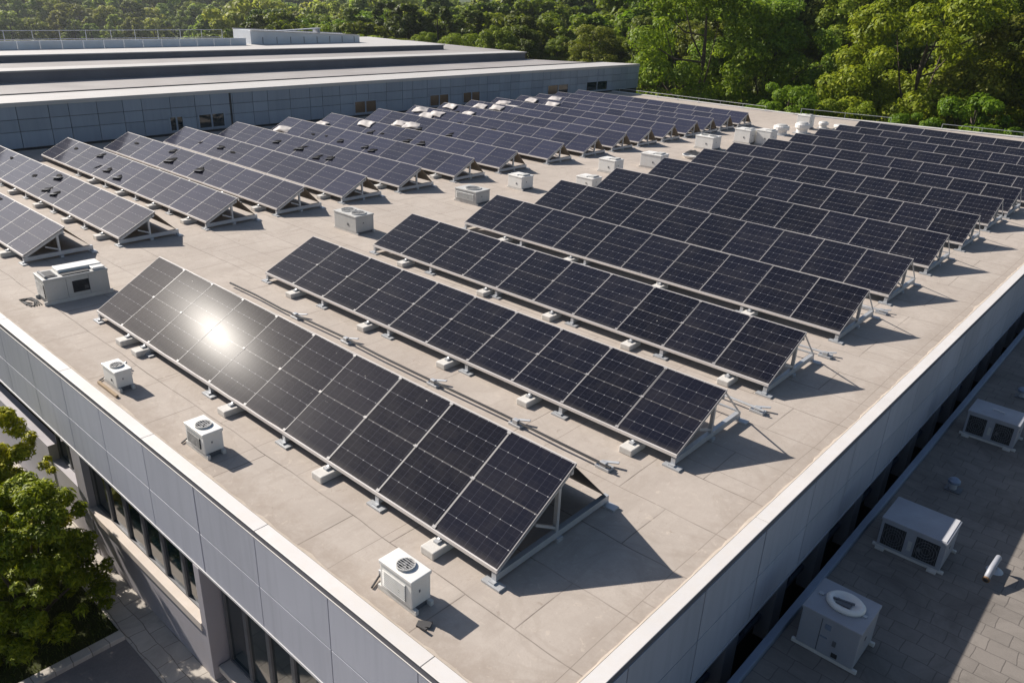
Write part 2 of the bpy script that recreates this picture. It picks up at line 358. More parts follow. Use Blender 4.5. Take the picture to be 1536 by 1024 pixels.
kb = MB(); kb.box(-11.95, -11.75, -20, 3.5, GZ-0.05, GZ+0.10); tag(kb.build('kerb_strip', m_pave, bevel=0.01), kind='structure')
tag(MB().box(-40, 30, 3.5, 4.28, GZ-0.05, GZ+0.03).build('walkway', m_pave), kind='structure')

# ------------------------------------------------------------------ main building
XR, YF, XL = -3.16, 4.13, -35.8
def build_main():
    B = empty('office_building', (-19, 28, GZ), label='long flat roofed grey clad building carrying all the solar panel rows', cat='building')
    off = (19, -28, -GZ)
    back = [(XR, 55.6), (-21.6, 51.7), (XL, 51.3)]
    roof = MB().prism([(XL, YF+0.2), (XR-0.2, YF+0.2), (XR-0.2, 55.5), (-21.6, 51.6), (XL, 51.2)], -0.35, 0.0)
    roof.build('roof_deck', m_roof, B, loc=off)
    # coping in separate lengths with open joints
    c = MB(); x = XR
    xj = [XR] + [-4.7 - 1.62*2*k for k in range(0, 10)] + [XL]
    for a, b_ in zip(xj[1:], xj[:-1]):
        c.box(a+0.004, b_-0.004 if b_ != XR else XR+0.003, YF-0.004, YF+0.2, 0.0, 0.014)
    yj = [YF+0.204] + [9.16 + 5.07*k for k in range(0, 10)] + [55.55]
    for a, b_ in zip(yj[:-1], yj[1:]):
        c.box(XR-0.2, XR+0.003, a+0.003, b_-0.003, 0.0, 0.014)
    d = Vector((-21.6-XR, 51.7-55.6, 0)); L = d.length
    c.bar((XR, 55.6, -0.0), (-21.6, 51.7, -0.0), 0.42, 0.12); c.bar((-21.65, 51.7, 0.0), (XL, 51.3, 0.0), 0.35, 0.10)
    c.build('parapet_coping', m_coping, B, bevel=0.006, loc=off)
    cf = MB(); cf.box(XL, XR-0.012, YF+0.006, YF+0.196, -0.098, -0.002); cf.box(XR-0.196, XR-0.006, YF+0.2, 55.4, -0.098, -0.002)
    cf.build('coping_fascia', m_fascia, B, loc=off)
    ct = MB(); ct.box(XL, XR-0.03, YF-0.004, YF+0.05, -0.110, -0.100); ct.build('cladding_lip', m_coping, B, loc=off)
    # weathered flashing bead along the inner edge of the coping
    rng = random.Random(3)
    def ribbon(f, n, L):
        m = MB(); vs = []; w = 0.02
        for i in range(n+1):
            w = 0.5*w + 0.5*(abs(rng.gauss(0.015, 0.03))+0.004) if i else 0.02
            for o, z in ((0, .002), (0, .016), (w, .010), (w+.004, .002)): vs.append(f(L*i/n, o, z))
        for i in range(n):
            for k in range(3): m.add([], []); m.f.append([4*i+k, 4*i+k+1, 4*i+5+k, 4*i+4+k]); m.m.append(0)
        m.v = vs; return m
    ribbon(lambda t, o, z: (XL+t, YF+.2+o, z), 260, XR-.25-XL).build('edge_flashing', m_flash, B, loc=off)
    ribbon(lambda t, o, z: (XR-.2-o, YF+.4+t, z), 380, 50.5).build('edge_flashing', m_flash, B, loc=off)
    # cladding: two courses of panels with open joints over a dark backing
    k = MB()
    fx = [XR-0.02] + [-4.75 - 1.615*i for i in range(0, 19)] + [XL]
    for i, (b_, a) in enumerate(zip(fx[:-1], fx[1:])):
        g = 0.022 if i == 4 else 0.007
        k.box(a+0.007, b_-g, YF, YF+0.06, -0.925, -0.113); k.box(a+0.007, b_-g, YF, YF+0.06, -1.655, -0.94)
    ry = [YF+0.062] + [5.78 + 1.69*i for i in range(0, 29)] + [55.5]
    for i, (a, b_) in enumerate(zip(ry[:-1], ry[1:])):
        g = 0.03 if (i % 3 == 2) else 0.018
        k.box(XR-0.06, XR, a+0.006, b_-g, -0.925, -0.113); k.box(XR-0.06, XR, a+0.006, b_-g, -1.70, -0.94)
    k.build('cladding', m_clad, B, bevel=0.004, loc=off)
    j = MB(); j.box(XL, XR-0.07, YF+0.065, YF+0.25, -1.64, -0.075); j.box(XR-0.25, XR-0.065, YF+0.26, 55.4, -1.69, -0.075)
    j.build('backing_wall', m_joint, B, loc=off)
    # drip trims under the cladding
    t = MB(); t.box(XL, XR+0.012, YF-0.012, YF+0.10, -1.70, -1.66); t.box(XR-0.10, XR+0.012, YF+0.105, 55.4, -1.745, -1.705)
    t.build('drip_trim', m_trim, B, loc=off)
    # front wall below the cladding
    w = MB()
    w.box(-14.3, -9.97, YF, YF+0.30, GZ-0.3, -3.06)                  # under the ribbon window
    w.box(XL, -16.3, YF+0.03, YF+0.3, GZ-0.3, -2.4)
    w.box(-14.75, -14.3, YF-0.01, YF+0.36, GZ-0.3, -1.70)            # pier
    w.box(-9.97, -9.80, YF-0.02, YF+0.50, GZ-0.3, -1.70)             # column by the recess
    w.box(-9.78, XR-0.01, YF+0.32, YF+0.6, GZ-0.3, -3.72)
    w.build('front_wall', m_wall, B, loc=off)
    s = MB(); s.box(-14.3, -9.97, YF-0.04, YF+0.12, -3.06, -2.90); s.box(-9.78, XR-0.01, YF+0.06, YF+0.32, -3.86, -3.74)
    s.build('window_sill', m_sill, B, bevel=0.008, loc=off)
    inner = MB(); inner.box(XL, XR-0.32, YF+0.62, YF+0.66, GZ, -0.36); inner.box(XR-0.72, XR-0.68, YF+0.7, 55, GZ, -0.36); inner.box(XL, XR-0.7, 51.0, 51.1, GZ, -0.36)
    inner.build('inner_wall', m_joint, B, loc=off)
    # ribbon window, one pane per child with its mullion frame
    def window(name, x0, x1, z0, z1, yg, m, nm, fr=0.035):
        f = MB(); f.box(x0, x1, yg-0.05, yg+0.02, z0, z0+fr); f.box(x0, x1, yg-0.05, yg+0.02, z1-fr, z1)
        f.box(x0, x0+fr, yg-0.049, yg+0.019, z0+fr, z1-fr); f.box(x1-fr, x1, yg-0.049, yg+0.019, z0+fr, z1-fr)
        o = f.build(name, m_midgrey, B, loc=off)
        MB().box(x0+fr, x1-fr, yg-0.012, yg+0.0, z0+fr, z1-fr).build('window_pane', m, o)
    n = 6; x0 = -14.28
    for i in range(6): window('ribbon_window', x0+i*0.717, x0+(i+1)*0.717-0.003, -2.9, -1.71, YF+0.16, m_glass, n)
    for i in range(10): window('tall_window', -9.72+i*0.65, -9.72+(i+1)*0.65-0.003, -3.72, -1.71, YF+0.30, m_glass, n, 0.045)
    window('blue_window', -15.65, -14.78, -2.75, -1.71, YF+0.25, m_gblue, n)
    window('blue_window', -16.28, -15.66, -2.75, -1.71, YF+0.25, m_glass, n)
    MB().box(-16.3, -14.76, YF+0.05, YF+0.3, GZ-0.3, -2.76).build('plinth_wall', m_wall, B, loc=off)
    # right side below the cladding: dark glazing between pale piers
    for i, y in enumerate(ry[1:-1]):
        MB().box(XR-0.30, XR-0.06, y-0.52, y-0.12, -3.0, -1.75).build('facade_pier', m_trim, B, loc=off)
    for i, (a, b_) in enumerate(zip(ry[1:-2], ry[2:-1])):
        y0, y1 = a-0.12, b_-0.52
        f = MB(); f.box(XR-0.30, XR-0.22, y0+.004, y1-.004, -2.62, -2.54); f.box(XR-0.30, XR-0.22, y0+.004, y1-.004, -1.83, -1.75); f.box(XR-0.30, XR-0.225, (y0+y1)/2-0.03, (y0+y1)/2+0.03, -2.54, -1.83)
        o = f.build('side_window', m_bluemetal, B, loc=off)
        MB().box(XR-0.285, XR-0.27, y0+.004, y1-.004, -2.54, -1.83).build('window_pane', m_glass, o)
    MB().box(XR-0.34, XR-0.305, YF+0.7, 55.3, GZ, -1.71).build('side_wall', m_joint, B, loc=off)
build_main()

# ------------------------------------------------------------------ lower annex on the right
def build_annex():
    A = empty('annex_building', (0.3, 28, GZ), label='lower tiled flat roof building in the shade beside the tall facade', cat='building')
    off = (-0.3, -28, -GZ)
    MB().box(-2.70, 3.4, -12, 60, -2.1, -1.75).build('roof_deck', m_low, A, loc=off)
    MB().box(-2.82, -2.704, -12, 60, -2.0, -1.66).build('roof_curb', m_bluemetal, A, bevel=0.015, loc=off)
    MB().box(-2.78, 3.3, -11.9, 59.9, GZ-0.2, -2.104).build('wall', m_wall, A, loc=off)
    MB().box(-3.14, -2.83, 0, 60, -2.95, -2.85).build('gutter_floor', m_dark, A, loc=off)
build_annex()

# ------------------------------------------------------------------ solar rows
def panel_meshes(w, hgt, mcell, nm):
    g = MB(); e = 0.010
    g.box(e, w-e, e, hgt-e, 0.026, 0.034)
    f = MB()
    f.box(0, w, 0, e, 0, 0.037); f.box(0, w, hgt-e, hgt, 0, 0.037); f.box(0, e, e, hgt-e, 0, 0.037); f.box(w-e, w, e, hgt-e, 0, 0.037)
    bk = MB(); bk.box(e, w-e, e, hgt-e, 0.018, 0.0255)
    return g.mesh('solar_panel', mcell), f.mesh('panel_frame', m_alu), bk.mesh('back_sheet', m_back)
PW, PH, TILT = 1.134, 1.675, R_(30.5)
PH2, TILT2 = 1.52, R_(23.8)
LW, LH, LTILT = 1.125, 1.165, R_(27)
right_pm = panel_meshes(PW-0.004, PH, m_cells, 'r'); right_pm2 = panel_meshes(PW-0.004, PH2, m_cells2, 'r'); left_pm = panel_meshes(LW-0.004, LH, m_cells_l, 'l')
clamp_me = MB().box(-0.03, 0.03, -0.02, 0.02, 0.0, 0.012).mesh('clamp', m_alu)

def frame_mesh(apex_y, apex_z, foot_y, strut):
    f = MB()
    f.bar((0, -0.02, 0.105), (0, foot_y, 0.115), 0.075, 0.10)                  # base beam
    f.bar((0, 0.02, 0.165), (0, apex_y-0.03, apex_z-0.06), 0.045, 0.06)            # beam under the panel
    f.bar((0, apex_y*0.80, 0.155), (0, apex_y*0.80, 0.13+apex_z*0.66), 0.06, 0.05, (0, 1, 0))   # post
    f.bar((0.0, apex_y*0.80, 0.2), (0, apex_y*0.5, apex_z*0.45), 0.035, 0.035)
    if strut: f.bar((0.03, apex_y, apex_z-0.03), (0.03, foot_y-0.04, 0.16), 0.022, 0.022)
    f.box(-0.14, 0.16, -0.10, 0.03, 0.0, 0.03); f.box(-0.10, 0.20, foot_y-0.10, foot_y+0.04, 0.0, 0.03)   # foot plates
    f.box(-0.05, 0.05, -0.07, 0.0, 0.03, 0.054); f.box(-0.045, 0.045, foot_y-0.06, foot_y, 0.03, 0.064)
    f.box(-0.06, 0.07, apex_y*0.78, apex_y*0.86, 0.0, 0.055)
    return f.mesh('support_frame', m_galv)
def ord_(n): return ['', 'first', 'second', 'third', 'fourth', 'fifth', 'sixth', 'seventh', 'eighth', 'ninth', 'tenth', 'eleventh', 'twelfth', 'thirteenth', 'fourteenth', 'fifteenth', 'sixteenth', 'seventeenth', 'eighteenth'][n]

AY, AZ_ = PH*math.cos(TILT), 0.2 + PH*math.sin(TILT)
LAY, LAZ = LH*math.cos(LTILT), 0.2 + LH*math.sin(LTILT)
AY2, AZ2 = PH2*math.cos(TILT2), 0.2 + PH2*math.sin(TILT2)
rframe = frame_mesh(AY2, AZ2, 2.10, True); lframe = frame_mesh(LAY, LAZ, 1.62, False)
rframe0 = frame_mesh(AY, AZ_, 2.30, False)

def solar_row(name, xr, y, n, pw, ph, tilt, pm, fme, foot, label, group, blocks=(), defl=None, half=True, seed=0):
    rng = random.Random(seed)
    L = n*pw; root = empty(name, (xr, y, 0), label=label, cat='solar row', group=group)
    ay, az = ph*math.cos(tilt), 0.2+ph*math.sin(tilt)
    for i in range(n):
        p = place('solar_panel', pm[0], root, (-(i+1)*pw+0.003, 0, 0.2))
        p.rotation_euler = (tilt + R_(rng.uniform(-.2, .2)), R_(rng.uniform(-.2, .2)), 0)
        if defl is m_darkdef and i in (4, 5, 6, 7, 8): p.rotation_euler = (tilt, R_(1.0), 0); p.location.z += 0.010
        place('panel_frame', pm[1], p); place('back_sheet', pm[2], p)
    xs = [-0.05] + [-(2*k)*pw for k in range(1, int(n/2))] + [-L+0.05] if n > 3 else [-0.05, -L+0.05]
    for x in xs: place('support_frame', fme, root, (x, 0, 0))
    r = MB(); r.bar((-L, -0.016, 0.207), (0, -0.016, 0.207), 0.03, 0.052); r.build('front_rail', m_rail, root)
    r = MB(); r.bar((-L, ay-0.08, az-0.085), (0, ay-0.08, az-0.085), 0.045, 0.045); r.build('top_rail', m_galv, root)
    r = MB(); r.bar((-L, ay+0.008-0.034*math.sin(tilt), az+0.022), (0, ay+0.008-0.034*math.sin(tilt), az+0.022), 0.014, 0.03); r.build('edge_strip', m_rail, root)
    c, s_ = math.cos(tilt), math.sin(tilt)
    if ph > 1.5 and y < 14:
        for i in range(1, n):
            for v in (0.03, ph*0.5, ph-0.03):
                k = place('clamp', clamp_me, root, (-i*pw, v*c-0.037*s_, 0.2+v*s_+0.037*c)); k.rotation_euler = (tilt, 0, 0)
    if defl is not None:
        d = MB(); d.sheet((-L+0.02, ay-0.02, az-0.01), (-0.02, ay-0.02, az-0.01), (-0.02, foot-0.06, 0.17), (-L+0.02, foot-0.06, 0.17))
        d.build('wind_deflector', defl, root)
    else:
        d = MB(); d.bar((-L+0.02, foot-0.05, 0.18), (-0.02, foot-0.05, 0.18), 0.03, 0.03); d.build('back_rail', m_galv, root)
    for bx in blocks:
        b = MB(); b.box(bx-0.12, bx+0.12, -0.26, 0.16, 0.0, 0.115); b.build('ballast_block', m_block, root, bevel=0.015)
        b = MB(); b.box(bx-0.05, bx+0.03, -0.10, -0.02, 0.116, 0.145); b.bar((bx-0.02, -0.04, 0.14), (bx-0.02, 0.04, 0.19), 0.04, 0.02); b.build('foot_clip', m_galv, root)
    return root

RY = [5.63, 9.46, 12.78, 16.25, 19.5, 22.75, 26.0, 29.2, 31.75, 34.2, 37.0, 39.6, 42.0, 44.6]
RXL = [-16.33, -16.3, -16.24, -16.2, -16.2, -15.9, -15.9, -16.2, -15.9, -15.9, -15.8, -15.7, -15.6, -15.5]
RXR = [-4.99, -4.83, -4.92, -4.95, -5.02, -5.05, -5.03, -5.08, -5.04]
bl = {0: [-14.85, -14.18, -11.0, -8.34, -5.98], 1: [-14.88, -12.26, -9.83, -7.77, -5.6], 2: [-14.9, -12.02, -10.0, -7.9, -5.7], 3: [-14.6, -12.2, -9.4, -7.0]}
for i, y in enumerate(RY):
    xr = RXR[i] if i < 9 else RXL[i] + 10*PW
    if i >= 9: xr = RXL[i] + 11*PW
    lab = 'black solar panel row nearest the front parapet, glinting with reflected sun' if i == 0 else \
          '%s long row of black solar panels behind the sun glinting front row' % ord_(i) if i < 13 else \
          'last black solar panel row along the rear parapet on the right'
    bx = [b - xr for b in bl.get(i, [])]
    solar_row('solar_panel_row', xr, y, 10 if i < 9 else 11, PW, PH if i == 0 else PH2, TILT if i == 0 else TILT2, right_pm if i == 0 else right_pm2, rframe0 if i == 0 else rframe, 2.30 if i == 0 else 2.10, lab, 'black solar panel rows on the right', bx, m_darkdef if i == 0 else None, True, i)

LYS = [5.81, 8.12, 10.58, 12.89, 15.34, 17.76, 20.44, 22.9, 25.87, 28.35, 30.55, 32.7, 34.85, 37.05, 38.8, 40.7, 42.85]
patches = {0: [(4.16, 1.0, 1)], 1: [(6.1, .99, 3), (7.45, .63, 1), (5.14, .39, 2), (5.77, .43, 2), (10.15, .89, 1)],
 2: [(8.84, .94, 2), (8.11, .39, 1), (7.33, .46, 2), (6.31, .35, 3), (10.82, .83, 1)], 3: [(10.82, .75, 1), (8.13, .96, 2), (7.55, .49, 3), (5.42, .5, 3)],
 4: [(10.08, .54, 1), (8.55, .63, 2), (7.55, .51, 1)], 5: [(8.39, .62, 2), (6.67, .59, 3), (5.24, .35, 2), (4.53, .47, 2)],
 6: [(9.45, .4, 1), (8.58, .48, 1), (7.41, .44, 2), (5.72, .43, 2), (5.15, .32, 2)], 7: [(8.47, .44, 2), (7.71, .48, 1), (5.88, .39, 2), (4.95, .43, 3)],
 8: [(10.12, .3, 2), (9.44, .46, 2), (8.29, .28, 2), (6.17, .28, 2)], 9: [(8.22, .37, 2), (5.83, .33, 3)], 10: [(10.82, .52, 2), (9.59, .63, 2)], 11: [(9.9, .5, 2)], 12: [(10.4, .5, 2)]}
pale = {6: [(11.6, .25)], 7: [(9.33, 1.0), (12.0, .2)], 8: [(9.74, .31), (8.9, .35)], 9: [(11.5, .84), (10.2, .75), (10.7, .5)], 10: [(11.6, 1.0), (9.9, .5)], 11: [(11.2, .7), (10.0, .8)], 12: [(11.4, .7), (10.6, .4)], 13: [(11.2, .8), (9.5, .7)], 14: [(10.8, .8)]}
lrows = []
for i, y in enumerate(LYS):
    n = 11 if i not in (0,) else 9
    nm = 'left solar row'
    lab = ('blue grey %s cut by the left picture edge, nearest the front parapet' if i == 0 else 'blue grey %s, ' + ord_(i+1) + ' back from the big rooftop unit') % nm
    b = [-(1.0+2.2*k) for k in range(4)]
    r = solar_row('solar_panel_row', -21.05, y, n, LW, LH, LTILT, left_pm, lframe, 1.62, lab, 'blue grey solar panel rows on the left', b if i < 7 else (), m_bounce_tan, True, 100+i)
    lrows.append(r)
    rng = random.Random(200+i); c, s_ = math.cos(LTILT), math.sin(LTILT)
    for (u, v, k) in patches.get(i, []):
        b = MB(); nn = 9; sz = 0.085 + 0.055*k; ang = rng.uniform(0, 3)
        poly = []
        for q in range(nn):
            a = q*2*math.pi/nn; rr = sz*rng.uniform(0.25, 1.0)
            ex, ey = rr*math.cos(a)*1.5, rr*math.sin(a)*0.62
            poly.append((ex*math.cos(ang*.3)-ey*math.sin(ang*.3), ex*math.sin(ang*.3)+ey*math.cos(ang*.3)))
        vs = [(-u+px, (v+py)*c-0.045*s_, 0.2+(v+py)*s_+0.045*c) for px, py in poly]
        vt = [(-u+px*.8, (v+py*.8)*c-(0.05+rng.uniform(.0, .012))*s_, 0.2+(v+py*.8)*s_+(0.05+rng.uniform(0, .012))*c) for px, py in poly]
        b.add(vs+vt, [tuple(range(nn-1, -1, -1)), tuple(range(nn, 2*nn))] + [(q, (q+1) % nn, nn+(q+1) % nn, nn+q) for q in range(nn)])
        b.build('broken_patch', m_shard, r)
        if k > 1:
            g = MB(); g.bar((-u-sz, (v-.12)*c-.05*s_, .2+(v-.12)*s_+.055*c), (-u+sz*.8, (v-.05)*c-.07*s_, .2+(v-.05)*s_+.075*c), 0.10*k*.6, 0.012); g.build('loose_fragment', m_midgrey, r)

def lump(name, loc, sx, sy, sz, tilt, seed, label, mat=m_pale):
    rng = np.random.RandomState(seed); nx, ny = 15, 11
    ph = rng.uniform(0, 6, 6); vs = []; b = MB()
    for j in range(ny):
        for i in range(nx):
            u, v = i/(nx-1)*2-1, j/(ny-1)*2-1
            e = max(0, 1-(abs(u)**3+abs(v)**3)*.75)
            z = sz*e*(0.55+0.35*math.sin(2.3*u+ph[0]+1.2*v)+0.25*math.sin(3.3*v+ph[1]-1.6*u)+0.10*math.sin(6.1*u+ph[2]+2*v))
            wob = 1+0.07*math.sin(3*math.atan2(v, u)+ph[3])
            vs.append((u*sx*wob, v*sy*wob, max(0.004, z)+0.012))
    fs = [(j*nx+i, j*nx+i+1, (j+1)*nx+i+1, (j+1)*nx+i) for j in range(ny-1) for i in range(nx-1)]
    b.add(vs, fs); o = b.build(name, mat, loc=loc, smooth=True); o.rotation_euler = (tilt, 0, rng.uniform(-.25, .25))
    so = o.modifiers.new('thickness', 'SOLIDIFY'); so.thickness = 0.008
    return tag(o, label, 'sheet', 'pale crumpled sheets on the solar rows')
sd = 300
for i, ps in pale.items():
    for q, (u, v) in enumerate(ps):
        sd += 1; v = min(v, 0.9)
        where = ['at its far left end', 'a panel further right', 'lowest of three there'][q]
        lump('crumpled_sheet', (-21.05-u, LYS[i]+v*math.cos(LTILT)-.05*math.sin(LTILT), 0.2+v*math.sin(LTILT)+0.045), 0.46, 0.22, 0.10, LTILT, sd,
             'pale crumpled sheet lying on the %s left solar row, %s' % (ord_(i+1), where))

# ------------------------------------------------------------------ rooftop machines
def fan_parts(root, x, y, z, r, ringm=m_offw):
    b = MB(); b.lathe((x, y, z), [(r, -0.004), (r, 0.028), (r*0.88, 0.028), (r*0.86, 0.006), (r*.86, -0.004)], 20, False); b.build('fan_ring', ringm, root, smooth=False)
    b = MB(); b.lathe((x, y, z+0.001), [(r*0.86, 0.0), (r*0.86, 0.003)], 20); b.build('fan_well', m_midgrey, root)
    b = MB()
    for k in range(4):
        a = k*math.pi/2+0.5; d = Vector((math.cos(a), math.sin(a), 0)); p = Vector((-d.y, d.x, 0))
        o = Vector((x, y, z+0.012)); w = r*0.30
        b.sheet(o+d*r*.15-p*w*.4, o+d*r*.8-p*w, o+d*r*.8+p*w+Vector((0, 0, .012)), o+d*r*.15+p*w*.4+Vector((0, 0, .008)), 0.003)
    b.lathe((x, y, z+0.01), [(r*.2, 0), (r*.2, .015), (r*.1, .02)], 12); b.build('fan_blades', m_midgrey, root)
    b = MB()
    for k in range(6):
        q = -r*.7+k*r*1.4/5; hw = math.sqrt(max(0, (r*.9)**2-q*q)); b.bar((x-hw, y+q, z+0.03), (x+hw, y+q, z+0.03), 0.006, 0.006)
    b.build('fan_guard', ringm, root)
def louvres(root, x0, x1, y, z0, z1, n=9, m=m_midgrey, axis='x', face=-1):
    b = MB()
    for k in range(n):
        z = z0+(k+.5)*(z1-z0)/n
        if axis == 'x': b.bar((x0, y+face*0.012, z), (x1, y+face*0.012, z), 0.018, 0.008, (0, .6*face, 1))
        else: b.bar((y+face*0.012, x0, z), (y+face*0.012, x1, z), 0.018, 0.008, (.6*face, 0, 1))
    if axis == 'x': b.box(x0, x1, min(y, y+face*0.006), max(y, y+face*0.006), z0, z1)
    else: b.box(min(y, y+face*0.006), max(y, y+face*0.006), x0, x1, z0, z1)
    b.build('louvre', m, root)
def ac_box(name, loc, w, d, h, mat, label, group, fans=1, rz=0.0, z0=0.07, grille=('front',), side_pipe=True, lid=True, cat='air conditioner', pallet=True, seed=0, gm=m_midgrey):
    rng = random.Random(seed)
    r = empty(name, loc, rz, label=label, cat=cat, group=group)
    b = MB(); b.box(-w/2, w/2, -d/2, d/2, z0, h-0.05); b.build('cabinet', mat, r, bevel=0.012)
    if lid:
        b = MB(); b.box(-w/2-0.012, w/2+0.012, -d/2-0.012, d/2+0.012, h-0.05, h); b.build('lid', mat, r, bevel=0.01)
    b = MB()
    for y in (-d/2+0.03, d/2-0.03):
        b = MB(); b.box(-w/2-0.06, w/2+0.06, y-0.025, y+0.025, 0.0, z0); b.build('skid', m_block if pallet else m_galv, r, bevel=0.006)
    for x in (-w/2+.04, w/2-0.04):
        b = MB(); b.box(x-0.03, x+0.03, -d/2+0.056, d/2-0.056, 0.0, z0-0.004); b.build('skid_spacer', m_midgrey, r)
    if fans == 0 and cat == 'air conditioner':
        b = MB(); b.box(-w*.42, w*.05, -d*.38, d*.3, h+.001, h+.03); b.build('lid_panel', mat, r, bevel=.006)
        b = MB(); b.box(w*.12, w*.40, -d*.25, d*.34, h+.001, h+.05); b.build('vent_cap', m_offw, r, bevel=.01)
    fr = min(d*0.40, w/(2.3*max(1, fans)))
    for k in range(fans):
        fan_parts(r, (k-(fans-1)/2)*w/fans*0.95 + (0.04*w if fans == 1 else 0), -0.02*d, h+0.001, fr)
    if 'front' in grille: louvres(r, -w/2+0.06, w/2-0.10, -d/2, z0+0.06, h-0.10, 9, gm)
    if 'half' in grille: louvres(r, -w*.08, w*.18, -d/2, z0+0.10, h-0.14, 8, m_dark)
    if 'left' in grille: louvres(r, -d/2+0.06, d/2-0.06, -w/2, z0+0.06, h-0.1, 9, m_dark, 'y', -1)
    if 'right' in grille: louvres(r, -d/2+0.18*d, d/2-0.25*d, w/2, z0+0.10, h-0.12, 7, gm, 'y', 1)
    b = MB(); b.box(w/2, w/2+0.006, -d*.12, -d*.06, h*.55, h*.62); b.box(w*.1, w*.16, -d/2-.012, -d/2-.002, h*.4, h*.52); b.build('badge_plate', m_midgrey, r)
    if side_pipe:
        b = MB(); b.tube([(-w/2+0.01, 0.05, 0.2), (-w/2-0.10, 0.05, 0.19), (-w/2-0.16, 0.04, 0.12), (-w/2-0.17, -0.05, 0.03), (-w/2-0.1, -0.2, 0.02)], 0.014, 6); b.build('refrigerant_pipe', m_cable, r)
        b = MB(); b.box(-w/2-0.22, -w/2-0.13, 0.0, 0.09, 0.0, 0.10); b.build('isolator_switch', m_galv, r, bevel=0.006)
    return r
GF = 'small white air conditioners along the front parapet'
ac_box('condenser_unit', (-5.63, 4.72, 0), .56, .29, .47, m_white, 'small white condenser closest to the front right roof corner', GF, 1, 0, seed=1, grille=('front',), gm=m_offw)
ac_box('condenser_unit', (-10.24, 4.70, 0), .55, .31, .42, m_white, 'small white condenser with open fan lid, middle one of the three by the front parapet', GF, 1, 0, seed=2, grille=('front',), gm=m_dark)
ac_box('condenser_unit', (-13.20, 4.68, 0), .52, .28, .38, m_white, 'small white condenser with a ledge, farthest left of the three by the front parapet', GF, 1, 0, seed=3, grille=())
tag(MB().box(-13.50, -12.75, 4.42, 4.47, 0.004, 0.05).build('timber_batten', m_wood, bevel=0.005), 'narrow timber batten under the front edge of the leftmost small condenser', 'batten')
# big packaged unit far left
r = ac_box('rooftop_unit', (-18.15, 5.85, 0), 1.30, .66, .58, m_offw, 'large grey packaged rooftop unit beside the front left solar row', None, 0, R_(90)-R_(3), z0=0.08, grille=('half',), side_pipe=False, cat='rooftop unit', seed=4)
louvres(r, -0.27, 0.27, -0.65, 0.14, 0.46, 9, m_dark, 'y', -1)
b = MB(); b.box(-.58, -.34, -.24, .22, .581, .60); b.box(-.60, -.56, -.26, .24, .581, .63); b.build('intake_frame', m_midgrey, r, bevel=.004)
b = MB(); b.box(-.55, -.37, -.20, .18, .601, .612); b.build('intake_opening', m_dark, r)
b = MB(); b.box(-.26, .30, -.29, -.10, .581, .60); b.build('dark_slot', m_dark, r)
b = MB(); b.box(-.28, .62, -.08, .30, .581, .66); b.build('raised_hood', m_white, r, bevel=.012)
b = MB(); b.box(.36, .62, -.30, -.10, .581, .64); b.build('end_hood', m_white, r, bevel=.012)
b = MB(); b.box(-.22, -.215, -.336, -.331, .10, .52); b.box(.235, .24, -.336, -.331, .10, .52); b.build('door_seam', m_midgrey, r)
b = MB()
for k in range(4): b.tube([(-18.2+.2*math.sin(k), 4.98-.04*k, .015), (-18.45-.05*k, 4.86, .015), (-18.55, 5.0+.03*k, .015), (-18.3, 5.06+.02*k, .02), (-18.0, 4.95+.05*k, .015)], 0.012, 6)
tag(b.build('coiled_hose', m_cable), 'dark coiled hose lying on the roof left of the large rooftop unit', 'hose')
b = MB(); b.tube([(-17.5, 6.75, .02), (-17.3, 6.8, .06), (-17.2, 6.95, .02), (-17.0, 6.9, .02), (-16.95, 7.1, .02)], .014, 6); b.box(-17.45, -17.33, 6.7, 6.8, 0, .05)
tag(b.build('loose_cable', m_cable), 'short dark cable with a clip right of the large rooftop unit', 'cable')
GM = 'white machines along the middle aisle'
ac_box('condenser_unit', (-18.38, 13.75, 0), 1.03, .64, .54, m_offw, 'white twin fan box unit standing alone at the front of the middle aisle', GM, 2, 0, seed=5, grille=(), gm=m_offw, z0=.06)
ac_box('condenser_unit', (-18.55, 18.85, 0), .95, .70, .46, m_offw, 'off white box unit second in the middle aisle, on a timber pallet', GM, 1, .05, seed=6, grille=('front',), gm=m_offw)
ac_box('condenser_unit', (-18.85, 21.65, 0), .70, .60, .50, m_white, 'white box unit third in the middle aisle, narrow and square', GM, 0, -.05, seed=7, grille=(), side_pipe=False)
ac_box('condenser_unit', (-18.45, 26.75, 0), .80, .62, .55, m_white, 'white square box unit fourth in the middle aisle', GM, 0, 0, seed=9, grille=(), side_pipe=False)
ac_box('condenser_unit', (-17.85, 29.05, 0), .95, .70, .60, m_white, 'wide white box unit right of the fourth aisle box', GM, 0, .08, seed=10, grille=(), side_pipe=False)
ac_box('condenser_unit', (-18.75, 35.2, 0), .95, .80, .62, m_white, 'white box unit fifth along the aisle with a divided lid', GM, 2, 0, seed=11, grille=(), side_pipe=False)
ac_box('condenser_unit', (-18.4, 38.4, 0), .85, .80, .70, m_white, 'white box unit left half of the touching pair deep in the aisle', GM, 0, 0, seed=12, grille=(), side_pipe=False)
ac_box('condenser_unit', (-17.5, 38.9, 0), .75, .80, .72, m_white, 'white box unit right half of the touching pair deep in the aisle', GM, 0, 0, seed=13, grille=(), side_pipe=False)
def round_fan(loc, r, h, label, mat=m_white):
    e = empty('roof_fan', loc, label=label, cat='roof fan', group='round white roof fans')
    b = MB(); b.lathe((0, 0, 0), [(r*.75, 0), (r*.75, h*.45), (r, h*.5), (r, h*.8), (r*.9, h*.9)], 20); b.build('housing', mat, e, bevel=.005)
    b = MB(); b.lathe((0, 0, h*.9), [(r*.7, 0), (r*.7, h*.05), (r*.55, h*.12), (r*.1, h*.16)], 18); b.build('cap', m_offw, e)
    b = MB(); b.box(-r*.95, r*.95, -r*.95, r*.95, 0, .04); b.build('base_plate', m_galv, e)
    return e
